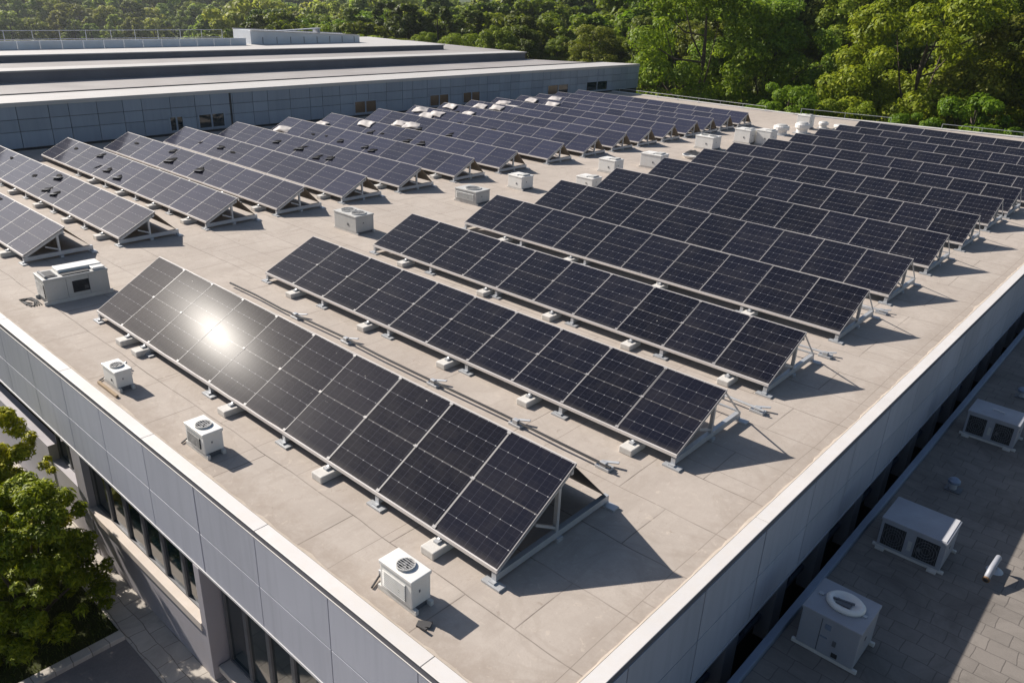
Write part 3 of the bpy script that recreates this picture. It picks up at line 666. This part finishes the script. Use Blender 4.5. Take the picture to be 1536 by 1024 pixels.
ac_box('condenser_unit', (-17.45, 23.95, 0), .75, .6, .38, m_white, 'low white box unit half hidden behind the left end of the fifth black row', GM, 0, 0, seed=8, grille=(), side_pipe=False)
round_fan((-18.4, 42.6, 0), .42, .55, 'round white roof fan at the far end of the aisle, left one')
round_fan((-17.9, 44.2, 0), .40, .60, 'round white roof fan at the far end of the aisle, middle one')
ac_box('condenser_unit', (-18.6, 46.2, 0), .75, .7, .75, m_white, 'tall white box at the far end of the aisle behind the round fans', GM, 0, 0, seed=15, grille=(), side_pipe=False)
round_fan((-17.9, 47.2, 0), .28, .40, 'smallest round white roof fan at the far end of the aisle')
round_fan((-17.0, 47.6, 0), .42, .3, 'low wide white roof fan farthest back at the end of the aisle')
# collapsed dish like vent in the aisle
e = empty('opened_vent', (-17.9, 32.4, 0), label='low opened vent with a dark torn lid in the aisle', cat='roof vent')
b = MB(); b.lathe((0, 0, 0), [(.38, 0), (.5, .14), (.46, .15), (.34, .05)], 18); b.build('tray', m_white, e)
b = MB(); b.sheet((-.4, -.1, .2), (.35, -.25, .16), (.45, .2, .26), (-.3, .25, .3)); b.tube([(-.3, 0, .2), (0, .1, .34), (.4, 0, .2)], .02, 6); b.build('torn_lid', m_dark, e)

# ducts / conduits on the roof
def conduit(y, x0, x1, feet, label, z=0.10, m=m_cable):
    e = empty('cable_conduit', ((x0+x1)/2, y, 0), label=label, cat='conduit')
    mx = (x0+x1)/2; rng = random.Random(int(y*10)); n = max(3, int((x1-x0)/1.0))
    b = MB(); b.tube([(x0-mx+(x1-x0)*k/n, rng.uniform(-.025, .025), z+rng.uniform(-.01, .01)) for k in range(n+1)], 0.022, 6); b.build('pipe', m, e)
    for f in feet:
        g = MB(); g.box(f-mx-.13, f-mx+.13, -.04, .12, 0, .05); g.box(f-mx-.05, f-mx+.06, -.03, .05, .05, z+.03); g.bar((f-mx-.1, .1, .05), (f-mx+.16, .2, .09), .06, .02); g.build('pipe_foot', m_galv, e, bevel=.008)
    return e
conduit(8.62, -16.4, -5.45, [-13.73, -11.97, -9.4, -7.39, -5.6], 'long thin black conduit on metal feet behind the front solar row')
conduit(12.02, -6.6, -4.62, [-4.75], 'short grey conduit end sticking out behind the second black row', .09, m_galv)
conduit(15.25, -6.2, -4.7, [-4.85], 'short grey conduit end sticking out behind the third black row', .09, m_galv)
conduit(18.7, -6.2, -4.75, [-4.9], 'short grey conduit end sticking out behind the fourth black row', .09, m_galv)
rng = random.Random(11)
# bracket lying by the leftmost condenser
b = MB(); b.bar((-14.0, 4.95, .02), (-13.55, 4.98, .05), .10, .02); b.bar((-13.85, 4.9, .04), (-13.75, 5.06, .12), .04, .04); b.box(-14.06, -13.96, 4.9, 5.0, 0, .07)
tag(b.build('loose_bracket', m_galv, bevel=.004), 'loose pale metal bracket on the roof behind the leftmost small condenser', 'bracket')
b = MB(); b.bar((-5.20, 4.52, .01), (-5.05, 4.60, .03), .09, .015); b.bar((-5.15, 4.5, .02), (-5.02, 4.5, .05), .03, .02)
tag(b.build('dark_scrap', m_cable), 'small dark scrap on the roof in front of the nearest condenser', 'scrap')

# ------------------------------------------------------------------ machines on the annex roof
LZ = -1.75
r = ac_box('rooftop_unit', (-2.09, 9.62, LZ), .80, .76, .70, m_grayac, 'grey cabinet with a pale oval fan cowl on top, nearest on the lower roof', None, 0, 0, z0=.06, grille=(), side_pipe=False, cat='rooftop unit', seed=21)
b = MB(); b.lathe((0, 0, 0), [(.26, .70), (.27, .74), (.235, .775), (.20, .775), (.16, .725), (.05, .715)], 28)
o = b.build('fan_cowl', m_white, r, smooth=True); o.scale = (1.0, .82, 1); o.location = (.03, .02, 0.002)
b = MB(); b.box(-.09, .11, -.06, .05, .722, .745); b.bar((-.14, .0, .745), (.14, .06, .75), .03, .02); b.build('cowl_motor', m_midgrey, r)
b = MB(); b.box(-.34, -.27, -.02, .04, .701, .72); b.box(.28, .34, -.05, .0, .701, .72); b.build('cowl_bracket', m_galv, r)
b = MB(); b.box(-.06, .02, -.389, -.383, .50, .58); b.box(-.10, .0, -.389, -.383, .34, .36); b.build('handle_plate', m_bluemetal, r)
b = MB(); b.box(.10, .18, -.389, -.382, .10, .17); b.build('drain_hole', m_dark, r)
b = MB(); b.box(-.115, -.110, -.386, -.381, .08, .64); b.build('door_seam', m_dark, r)
def twin_unit(loc, w, d, h, label, handle):
    r = ac_box('rooftop_unit', loc, w, d, h, m_grayac, label, 'twin grille condenser cabinets on the lower roof', 0, 0, z0=.05, grille=(), side_pipe=False, cat='rooftop unit', seed=22)
    for x0, x1 in ((-w*.45, -w*.10), (w*.06, w*.42)):
        b = MB(); b.box(x0, x1, -d/2-.004, -d/2+.01, .10, h-.10); b.build('grille_well', m_dark, r)
        b = MB(); cx, cz, rr = (x0+x1)/2, (h)/2, (x1-x0)*.46
        for k in range(3):
            q = rr*(1-.3*k); pts = [(cx+q*math.cos(a*math.pi/10), -d/2-.012, cz+q*math.sin(a*math.pi/10)) for a in range(21)]; b.tube(pts, .005, 5)
        for k in range(9):
            xx = x0+(x1-x0)*(k+.5)/9; b.bar((xx, -d/2-.010, .11), (xx, -d/2-.010, h-.11), .005, .005)
        b.build('fan_guard', m_midgrey, r)
    b = MB(); b.box(-w*.04, w*.02, -d/2-.008, -d/2-.002, h*.3, h*.6); b.build('service_plate', m_offw, r)
    b = MB()
    if handle: b.tube([(-.1, .02, h), (-.1, .02, h+.03), (.12, -.02, h+.03), (.12, -.02, h)], .012, 6)
    else: b.box(w*.40, w*.48, -d/2, d/2, h+.001, h+.012)
    b.build('lid_handle' if handle else 'lid_strip', m_trim, r)
    for x in (-w*.42, w*.4):
        b = MB(); b.box(x-.07, x+.07, -d/2-.07, -d/2+.02, 0, .04); b.build('foot_pad', m_block, r)
    return r
twin_unit((-1.93, 12.73, LZ), 1.0, .80, .60, 'grey twin grille cabinet with a pale strip on its lid, second on the lower roof', False)
twin_unit((-1.95, 17.95, LZ), .96, .72, .60, 'grey twin grille cabinet with a handle on its lid, beyond the other', True)
def small_vent(loc, label, group='small metal vents on the lower roof'):
    e = empty('roof_vent', loc, label=label, cat='roof vent', group=group)
    b = MB(); b.box(-.12, .16, -.12, .12, 0, .025); b.build('base_plate', m_midgrey, e)
    b = MB(); b.lathe((0, 0, .02), [(.07, 0), (.07, .14)], 14); b.build('pipe', m_galv, e)
    b = MB(); b.lathe((0, 0, .15), [(.11, 0), (.11, .05), (.07, .09), (.02, .10)], 14); b.build('hood', m_bluemetal, e)
small_vent((-1.97, 15.15, LZ), 'small metal vent between the two twin grille cabinets')
small_vent((-1.9, 20.6, LZ), 'small metal vent beyond the farther twin grille cabinet')
e = empty('elbow_pipe', (-0.80, 12.75, LZ), label='pale elbow vent pipe at the edge of the shadow on the lower roof', cat='vent pipe')
b = MB(); b.tube([(0.02, .34, .0), (0.02, .34, .24), (0.02, .28, .30), (0, .0, .24), (-.01, -.24, .16)], [.045, .045, .045, .048, .05], 12); b.build('pipe', m_grayac, e, smooth=True)
b = MB(); b.lathe((0.02, .34, 0), [(.13, 0), (.09, .03), (.06, .05)], 14); b.build('flashing', m_galv, e)
b = MB(); b.tube([(-.01, -.235, .161), (-.011, -.262, .154)], [.056, .056], 12); b.build('rim', m_rust, e)
b = MB(); b.tube([(-.011, -.258, .155), (-.012, -.266, .153)], [.038, .038], 12); b.build('opening', m_dark, e)

# ------------------------------------------------------------------ guard rails at the rear edge
def guardrail(pts, label, hgt=0.35, step=1.6):
    e = empty('guard_rail', pts[0], label=label, cat='railing')
    o = Vector(pts[0])
    P = [Vector(p)-o for p in pts]
    b = MB(); b.tube([p+Vector((0, 0, hgt)) for p in P], .014, 6); b.build('top_rail', m_galv, e)
    L = (P[-1]-P[0]).length; n = max(1, int(L/step)); b = MB()
    for k in range(n+1):
        q = P[0].lerp(P[-1], k/n); b.tube([q, q+Vector((0, 0, hgt))], .012, 6); b.box(q.x-.06, q.x+.06, q.y-.06, q.y+.06, 0.0, .015)
    b.build('post', m_galv, e)
guardrail([(-35.0, 51.0, 0), (-23.5, 51.4, 0)], 'low grey guard rail behind the left rows at the rear roof edge', .30)
guardrail([(-21.3, 51.9, .05), (-16.0, 53.0, .05)], 'low grey guard rail beside the aisle at the rear roof edge', .33, 2.4)
guardrail([(-13.2, 53.6, .05), (-9.0, 54.4, .05)], 'low grey guard rail behind the black rows at the rear roof edge', .26, 2.0)

# ------------------------------------------------------------------ far building on the left
def build_far():
    F = empty('warehouse_building', (-45, 26, GZ), label='taller grey panelled building with stepped roof on the left', cat='building')
    off = (45, -26, -GZ); X = -35.8; YS, YE = -6.0, 54.6
    def ye(x): return YE - (X-x)*0.72
    MB().prism([(X-.06, YS), (X-.06, YE-.05), (-57, ye(-57)), (-57, YS)], GZ-.2, 1.74).build('wall', m_joint, F, loc=off)
    c = MB(); ys = [YS]; w = [1.1, 1.05, .8, 1.25, 1.15, .75]
    k = 0
    while ys[-1] < YE-1.5: ys.append(ys[-1]+w[k % 6]*1.02); k += 1
    ys.append(YE)
    wins = [(16.86, 17.43), (18.24, 19.47), (27.18, 28.61), (32.67, 34.13), (35.42, 36.84), (43.55, 45.74), (47.94, 50.43)]
    for a, b_ in zip(ys[:-1], ys[1:]):
        c.box(X-.055, X, a+.012, b_-.012, 1.21, 1.70)
        for z0, z1 in ((.74, 1.19), (0.10, .72)): c.box(X-.055, X-.002, a+.012, b_-.012, z0, z1)
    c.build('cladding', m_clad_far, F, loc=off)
    MB().box(X-.05, X+.012, 19.84, 19.94, .1, 1.72).build('expansion_joint', m_dark, F, loc=off)
    for i, (a, b_) in enumerate(wins):
        z0, z1 = .22, .80
        f = MB(); f.box(X-.01, X+.03, a-.06, b_+.06, z0-.06, z0); f.box(X-.01, X+.03, a-.06, b_+.06, z1, z1+.05); f.box(X-.01, X+.03, a-.06, a, z0, z1); f.box(X-.01, X+.03, b_, b_+.06, z0, z1); f.box(X-.01, X+.028, (a+b_)/2-.04, (a+b_)/2+.04, z0, z1)
        o = f.build('window', m_clad_far, F, loc=off)
        MB().box(X+.0, X+.010, a, (a+b_)/2-.04, z0, z1).build('window_pane', m_gbrown if i in (2, 3, 4, 5) else m_glass, o)
        MB().box(X+.0, X+.010, (a+b_)/2+.04, b_, z0, z1).build('window_pane', m_gbrown if i in (2, 3, 4) else m_glass, o)
    # coping, roof sheets and steps
    MB().prism([(X+.03, YS), (X+.03, YE), (-38.1, ye(-38.1)), (-38.1, YS)], 1.70, 1.86).build('coping', m_farcop, F, loc=off)
    MB().prism([(-38.1, YS), (-38.1, ye(-38.1)-.02), (-38.22, ye(-38.22)-.02), (-38.22, YS)], 1.70, 1.90).build('gutter_line', m_dark, F, loc=off)
    MB().prism([(-38.22, YS), (-38.22, ye(-38.22)-.05), (-57, ye(-57)-.05), (-57, YS)], 1.742, 1.80).build('roof_sheet', m_farroof, F, loc=off)
    def step(x0, x1, z0, z1, d, ymax):
        e = min(ymax, ye(x0)-.3)
        MB().box(x1, x0, YS, e, z0+.002, z1-.06).build('roof_step', m_fascia, F, loc=off)
        MB().box(x1, x0+.06, YS, e+.06, z1-.058, z1).build('step_roof', m_farcop if d else m_farroof, F, loc=off)
    step(-42.9, -56.8, 1.80, 2.31, 0, 49.75)
    MB().box(-44.2, -42.85, YS, 49.3, 2.312, 2.335).build('step_coping', m_farcop, F, loc=off)
    step(-47.3, -56.6, 2.31, 2.66, 1, 44.6)
    p = MB(); y = YS
    while y < 29.6: p.box(-50.6, -50.5, y+.012, min(y+1.15, 29.7)-.012, 2.662, 3.10); y += 1.15
    p.build('roof_parapet', m_bluepar, F, loc=off)
    g = empty('roof_railing', (-52, 12, 2.66), label='thin metal railing on the far roof above the pale parapet', cat='railing')
    b = MB(); yy = -18
    for z in (.42, .88): b.tube([(0, -18, z), (0, 16.8, z)], .02, 5)
    b.build('rail', m_galv, g)
    b = MB()
    while yy < 16.9: b.tube([(0, yy, 0), (0, yy, .9)], .02, 5); yy += 1.45
    b.build('post', m_galv, g)
    pe = empty('roof_plant_room', (-51, 34.8, 2.66), label='pale blue clad plant room with sloping top on the far roof', cat='plant room')
    b = MB(); y0, y1 = -4.5, 4.6
    b.add([(0, y0, 0), (0, y1, 0), (0, y1, .48), (0, y0, .86), (-2.2, y0, 0), (-2.2, y1, 0), (-2.2, y1, .48), (-2.2, y0, .86)],
          [(0, 1, 2, 3), (4, 7, 6, 5), (3, 2, 6, 7), (0, 3, 7, 4), (1, 5, 6, 2)]); b.build('wall', m_bluepar, pe)
    b = MB(); b.bar((.05, y0, .89), (.05, y1, .51), .12, .05); b.bar((-2.2, y0, .89), (-2.2, y1, .51), .12, .05); b.build('top_trim', m_farcop, pe)
    b = MB(); y = y0+.9
    while y < y1-.2: b.box(.002, .02, y-.02, y+.02, .02, .45); y += 1.1
    b.build('wall_rib', m_midgrey, pe)
    b = MB(); b.bar((-.8, -2.0, .78), (-.8, 1.6, .95), .5, .05); b.box(-1.2, -.6, -1.9, -1.7, .70, .80); b.box(-1.2, -.6, 1.3, 1.5, .60, .95); b.build('roof_hatch', m_grayac, pe)
build_far()

# ------------------------------------------------------------------ foliage
def leaf_mesh(name, clumps, mat, per, lw, ll, seed, flat=0.55):
    """clumps: (cx,cy,cz,r); scatter pointed leaf faces in the outer shell of each clump"""
    rng = np.random.RandomState(seed); C = []; 
    allc = np.array(clumps); counts = np.maximum(8, (per*(allc[:, 3]/allc[:, 3].mean())**2)).astype(int)
    N = counts.sum(); idx = np.repeat(np.arange(len(allc)), counts)
    d = rng.normal(size=(N, 3)); d[:, 2] += 0.25; d /= np.linalg.norm(d, axis=1)[:, None]
    rad = allc[idx, 3]*(0.45+0.6*rng.rand(N)**0.6)
    p = allc[idx, :3] + d*rad[:, None]*np.array([1, 1, flat+.15])
    nrm = d*1.0 + rng.normal(size=(N, 3))*0.42 + np.array([-.15, 0, .45]); nrm /= np.linalg.norm(nrm, axis=1)[:, None]
    a = np.cross(nrm, rng.normal(size=(N, 3))); a /= np.linalg.norm(a, axis=1)[:, None]; b = np.cross(nrm, a)
    s = (0.65+0.7*rng.rand(N))[:, None]
    L, Wd = a*ll*s, b*lw*s; dr = np.array([0, 0, -.22])*ll*s
    V = np.stack([p-L*.5, p+Wd*.5+L*.05, p+L*.55+dr, p-Wd*.5+L*.05], 1).reshape(-1, 3)
    me = bpy.data.meshes.new(name); me.vertices.add(len(V)); me.vertices.foreach_set('co', V.ravel().astype(np.float32))
    me.loops.add(N*4); me.loops.foreach_set('vertex_index', np.arange(N*4, dtype=np.int32))
    me.polygons.add(N); me.polygons.foreach_set('loop_start', np.arange(0, N*4, 4, dtype=np.int32)); me.polygons.foreach_set('loop_total', np.full(N, 4, dtype=np.int32))
    me.materials.append(mat); me.update(); me.validate(); return me
def crown_clumps(h, r, seed, kind='round', n=60, base=0.22):
    rng = random.Random(seed); out = []
    while len(out) < n:
        t = rng.random()**0.85; z = h*(base+(1-base)*t); 
        if kind == 'round': prof = math.sqrt(max(0.0, 1-((t-.42)/.62)**2))
        elif kind == 'oval': prof = math.sqrt(max(0.0, 1-((t-.40)/.64)**2))*(.95-.25*t)
        else: prof = (1-t)**.75*.95+.08
        a = rng.uniform(0, 6.283); q = r*prof*(0.45+0.6*rng.random()**.5)*(1+.22*math.sin(2*a+seed)+.14*math.sin(3*a+2*seed+t*4))
        cr = r*rng.uniform(.17, .34)*(1.0-.25*t)
        out.append((q*math.cos(a), q*math.sin(a), min(z, h-cr*.5), cr))
    return out
def trunk_mesh(h, r, seed, clumps):
    rng = random.Random(seed+50); b = MB(); x = y = 0; pts = []
    for k in range(6):
        t = k/5; pts.append((x, y, h*.86*t)); x += rng.uniform(-.12, .12)*h*.1; y += rng.uniform(-.12, .12)*h*.1
    b.tube(pts, [r*(1-.85*k/5)+.02 for k in range(6)], 8)
    for c in rng.sample(clumps, min(14, len(clumps))):
        k = rng.randint(1, 4); p = Vector(pts[k]); q = Vector(c[:3]); m = p.lerp(q, .5)+Vector((0, 0, -.05*h))
        if q.z < p.z: continue
        b.tube([p, m, q], [r*.38*(1-.12*k), r*.22, r*.06], 5)
    return b.mesh('trunk', m_bark)
protos = {}
def proto(key, h, r, mat, kind, n, per, lw, ll, seed, base=.2):
    cl = crown_clumps(h, r, seed, kind, n, base); protos[key] = (leaf_mesh('crown', cl, mat, per, lw, ll, seed), trunk_mesh(h, h*.022+.05, seed, cl))
proto('big_a', 12.0, 5.2, m_leafA, 'round', 95, 330, .17, .27, 1, .10)
proto('big_b', 11.5, 4.8, m_leafB, 'round', 90, 320, .17, .27, 2, .10)
proto('oval_a', 12.5, 4.0, m_leafB, 'oval', 85, 300, .17, .27, 3, .08)
proto('oval_b', 13.0, 4.1, m_leafC, 'oval', 85, 300, .17, .27, 4, .06)
proto('cone', 12.5, 3.6, m_leafC, 'cone', 85, 280, .16, .28, 5, .05)
proto('shrub', 6.0, 3.2, m_leafA, 'round', 55, 330, .12, .24, 7, .02)
proto('undergrowth', 4.0, 3.4, m_leafC, 'round', 40, 260, .16, .26, 8, .0)
proto('far_a', 10.0, 4.4, m_leafB, 'round', 65, 130, .32, .46, 9, .06)
proto('far_b', 11.0, 3.8, m_leafC, 'oval', 65, 130, .32, .46, 10, .05)
proto('far_c', 9.5, 4.4, m_leafA, 'round', 65, 130, .32, .46, 11, .05)
proto('hill_a', 10.5, 4.8, m_leafH, 'round', 60, 150, .36, .5, 12, .04)
proto('hill_b', 11.5, 4.4, m_leafH, 'oval', 60, 150, .36, .5, 13, .04)
def tree(name, key, x, y, sc, label, group=None, z=None, sx=1.0):
    rz = random.uniform(0, 6.283); z = ground_z(x, y) if z is None else z
    e = empty(name, (x, y, z-.1), rz, label=label, cat='tree' if 'tree' in name else 'shrub', group=group)
    e.scale = (sc*sx, sc*sx, sc)
    place('crown', protos[key][0], e); place('trunk', protos[key][1], e)
    return e
def polar(az, d): a = R_(az); return -d*math.sin(a), d*math.cos(a)
# nearer trees behind the rear parapet, right to left
near = [(6.5, 70, 'oval_b', .95), (9.5, 67, 'big_b', .92), (12.6, 78, 'oval_b', 1.1), (15.6, 67, 'big_a', 1.0), (20.0, 80, 'oval_a', 1.1), (23.2, 84, 'oval_b', 1.15),
        (24.8, 72, 'big_b', .95), (29.2, 70, 'big_a', .98), (33.0, 84, 'oval_a', .72), (36.5, 88, 'big_b', .68), (41, 94, 'cone', .66), (10, 84, 'big_b', 1.15)]
nl = {0: 'dark narrow tree at the right picture edge behind the rear parapet', 1: 'mid green broad tree near the right picture edge', 2: 'tall dark tree behind the broad trees at the right',
      3: 'largest bright yellow green broad tree behind the black solar rows', 4: 'tall mid green tree behind the largest bright tree, just left of it', 5: 'dark tall tree in the gap left of the largest bright tree',
      6: 'mid green oval tree above the far end of the aisle', 7: 'bright broad tree behind the rear end of the left solar rows', 8: 'bright tree just right of the grey warehouse corner',
      9: 'mid green broad tree behind the grey warehouse corner', 10: 'dark pointed tree behind the rear of the warehouse', 11: 'tall broad tree showing behind the right picture edge trees'}
for i, (az, d, k, sc) in enumerate(near):
    x, y = polar(az, d); tree('broadleaf_tree' if k != 'cone' else 'conifer_tree', k, x, y, sc, nl[i])
for i, (az, d, sc, lab) in enumerate([(23.2, 60.5, .92, 'light green feathery shrub tree behind the rear railing'), (12.2, 60.5, .95, 'pale green layered shrub behind the rear parapet at right'), (19.3, 60.0, .8, 'small bright shrub under the largest bright tree'), (15.5, 60.0, .72, 'small yellow green shrub right of the bright shrub by the parapet')]):
    x, y = polar(az, d); tree('leafy_shrub', 'shrub', x, y, sc, lab)
rs = random.Random(5)
for i in range(11):
    az = 6+i*2.5+rs.uniform(-.6, .6); d = rs.uniform(61.0, 65); x, y = polar(az, d)
    tree('dark_shrub', 'undergrowth', x, y, rs.uniform(.6, .95), 'dark green undergrowth shrub at the foot of the forest edge', 'undergrowth shrubs at the forest edge')
def belt(az0, az1, d0, d1, n, keys, s0, s1, label, group, name='forest_tree', jitter=.35):
    for i in range(n):
        az = az0+(az1-az0)*(i+.5+rs.uniform(-jitter, jitter))/n; d = rs.uniform(d0, d1); x, y = polar(az, d)
        k = rs.choice(keys); tree(name, k, x, y, rs.uniform(s0, s1), label, group, sx=rs.uniform(.95, 1.2))
FAR = ['far_a', 'far_b', 'far_c', 'far_a']
belt(2, 31, 84, 96, 9, ['oval_b', 'big_b', 'oval_a', 'cone'], 1.0, 1.15, 'dense forest tree behind the nearer trees on the right', 'second line of forest trees on the right')
belt(0, 34, 102, 125, 16, FAR, 1.35, 1.6, 'forest tree filling the gaps high behind the right hand trees', 'third line of forest trees on the right')
belt(31, 57, 86, 93, 12, ['big_b', 'oval_a', 'big_a'], .48, .60, 'small bushy forest tree along the rear of the warehouse', 'front rank of trees behind the warehouse')
belt(30, 58, 98, 108, 14, FAR, .72, .90, 'mid green forest tree in the second rank behind the warehouse', 'second rank of trees behind the warehouse')
belt(28, 60, 116, 130, 15, FAR, .85, 1.05, 'forest tree in the third rank behind the warehouse', 'third rank of trees behind the warehouse')
belt(26, 62, 140, 165, 18, FAR, 1.0, 1.2, 'forest tree in the fourth rank behind the warehouse', 'fourth rank of trees behind the warehouse')
belt(20, 62, 180, 220, 24, ['hill_a', 'hill_b'], 1.4, 1.8, 'distant forest tree above the warehouse ranks', 'highest trees behind the wood')
belt(57, 66, 170, 215, 8, FAR, .9, 1.1, 'tree beside the far plant room at the edge of the field', 'trees at the right edge of the field')
HL = ['hill_a', 'hill_b']
belt(34, 60, 250, 300, 22, HL, 1.3, 1.6, 'far tree on the rising ground behind the wood', 'trees on the rising ground behind the wood')
belt(60, 82, 262, 280, 20, HL, .75, 1.0, 'distant tree along the far side of the field', 'trees along the far side of the field')
belt(58, 82, 292, 315, 22, HL, .95, 1.15, 'distant tree in the second rank beyond the field', 'second rank of trees beyond the field')
belt(54, 82, 325, 360, 32, HL, 1.1, 1.35, 'hazy distant tree in the third rank beyond the field', 'third rank of trees beyond the field')
belt(54, 82, 375, 420, 34, HL, 1.3, 1.65, 'hazy tree on the skyline at the top left', 'skyline trees at the top left')
fb = MB(); q0 = [polar(a, 205) for a in (84, 76, 68, 61)]; q1 = [polar(a, 262) for a in (61, 68, 76, 84)]
fb.prism([(x, y) for x, y in q0+q1], -18.4, -17.5); tag(fb.build('field', m_field), kind='structure')

# near shrubs at the front left corner
def near_shrub(loc, rx, h, seed, label, n=90):
    rng = random.Random(seed); cl = []
    for i in range(n):
        a = rng.uniform(0, 6.283); t = rng.random(); z = h*(.02+.93*t); pr = math.sqrt(max(.05, 1-((t-.36)/.68)**2)); q = rx*pr*(.35+.65*rng.random()**.5)
        cl.append((q*math.cos(a), q*math.sin(a), z, rng.uniform(.09, .24)))
    me = leaf_mesh('crown', cl, m_leafS, 210, .034, .095, seed, .6); e = empty('leafy_bush', loc, label=label, cat='bush')
    place('crown', me, e); b = MB()
    for k in range(7):
        a = k*.9; c = cl[k*5]; b.tube([(.05*math.cos(a), .05*math.sin(a), 0), (c[0]*.4, c[1]*.4, c[2]*.5), c[:3]], [.05, .03, .01], 6)
    b.build('trunk', m_bark, e)
near_shrub((-13.2, 2.55, GZ), 1.36, 2.85, 41, 'large leafy green bush at the front left corner on the lawn', 185)
near_shrub((-15.5, 2.85, GZ), 1.15, 3.4, 42, 'second leafy bush rising beside the left facade, behind the large bush', 140)
# grass on the lawn
def lawn_grass():
    rng = np.random.RandomState(9); N = 16000
    p = np.stack([rng.uniform(-19, -11.96, N), rng.uniform(-2.0, 3.48, N), np.full(N, GZ+.02)], 1)
    a = rng.uniform(0, 6.283, N); w = .008; hh = rng.uniform(.03, .09, N); ln = rng.normal(size=(N, 2))*.03
    dx = np.stack([np.cos(a)*w, np.sin(a)*w, np.zeros(N)], 1); tip = p+np.stack([ln[:, 0], ln[:, 1], hh], 1)
    V = np.stack([p-dx, p+dx, tip], 1).reshape(-1, 3); me = bpy.data.meshes.new('lawn_grass')
    me.vertices.add(3*N); me.vertices.foreach_set('co', V.ravel().astype(np.float32)); me.loops.add(3*N); me.loops.foreach_set('vertex_index', np.arange(3*N, dtype=np.int32))
    me.polygons.add(N); me.polygons.foreach_set('loop_start', np.arange(0, 3*N, 3, dtype=np.int32)); me.polygons.foreach_set('loop_total', np.full(N, 3, dtype=np.int32)); me.materials.append(m_blade); me.update()
    tag(place('lawn_grass', me), label='short green grass on the lawn below the bushes', cat='grass', kind='stuff')
lawn_grass()

# ------------------------------------------------------------------ air: thin even haze round everything
def haze():
    o = MB().box(-470, 80, -60, 430, -24, 34).build('haze', None); tag(o, kind='stuff')
    m = bpy.data.materials.new('thin_haze'); m.use_nodes = True; n = m.node_tree.nodes; n.remove(n['Principled BSDF'])
    v = n.new('ShaderNodeVolumePrincipled'); v.inputs['Color'].default_value = (.86, .92, 1, 1); v.inputs['Density'].default_value = 0.0002; v.inputs['Anisotropy'].default_value = 0.55
    m.node_tree.links.new(v.outputs[0], n['Material Output'].inputs['Volume']); o.data.materials.clear(); o.data.materials.append(m)
haze()
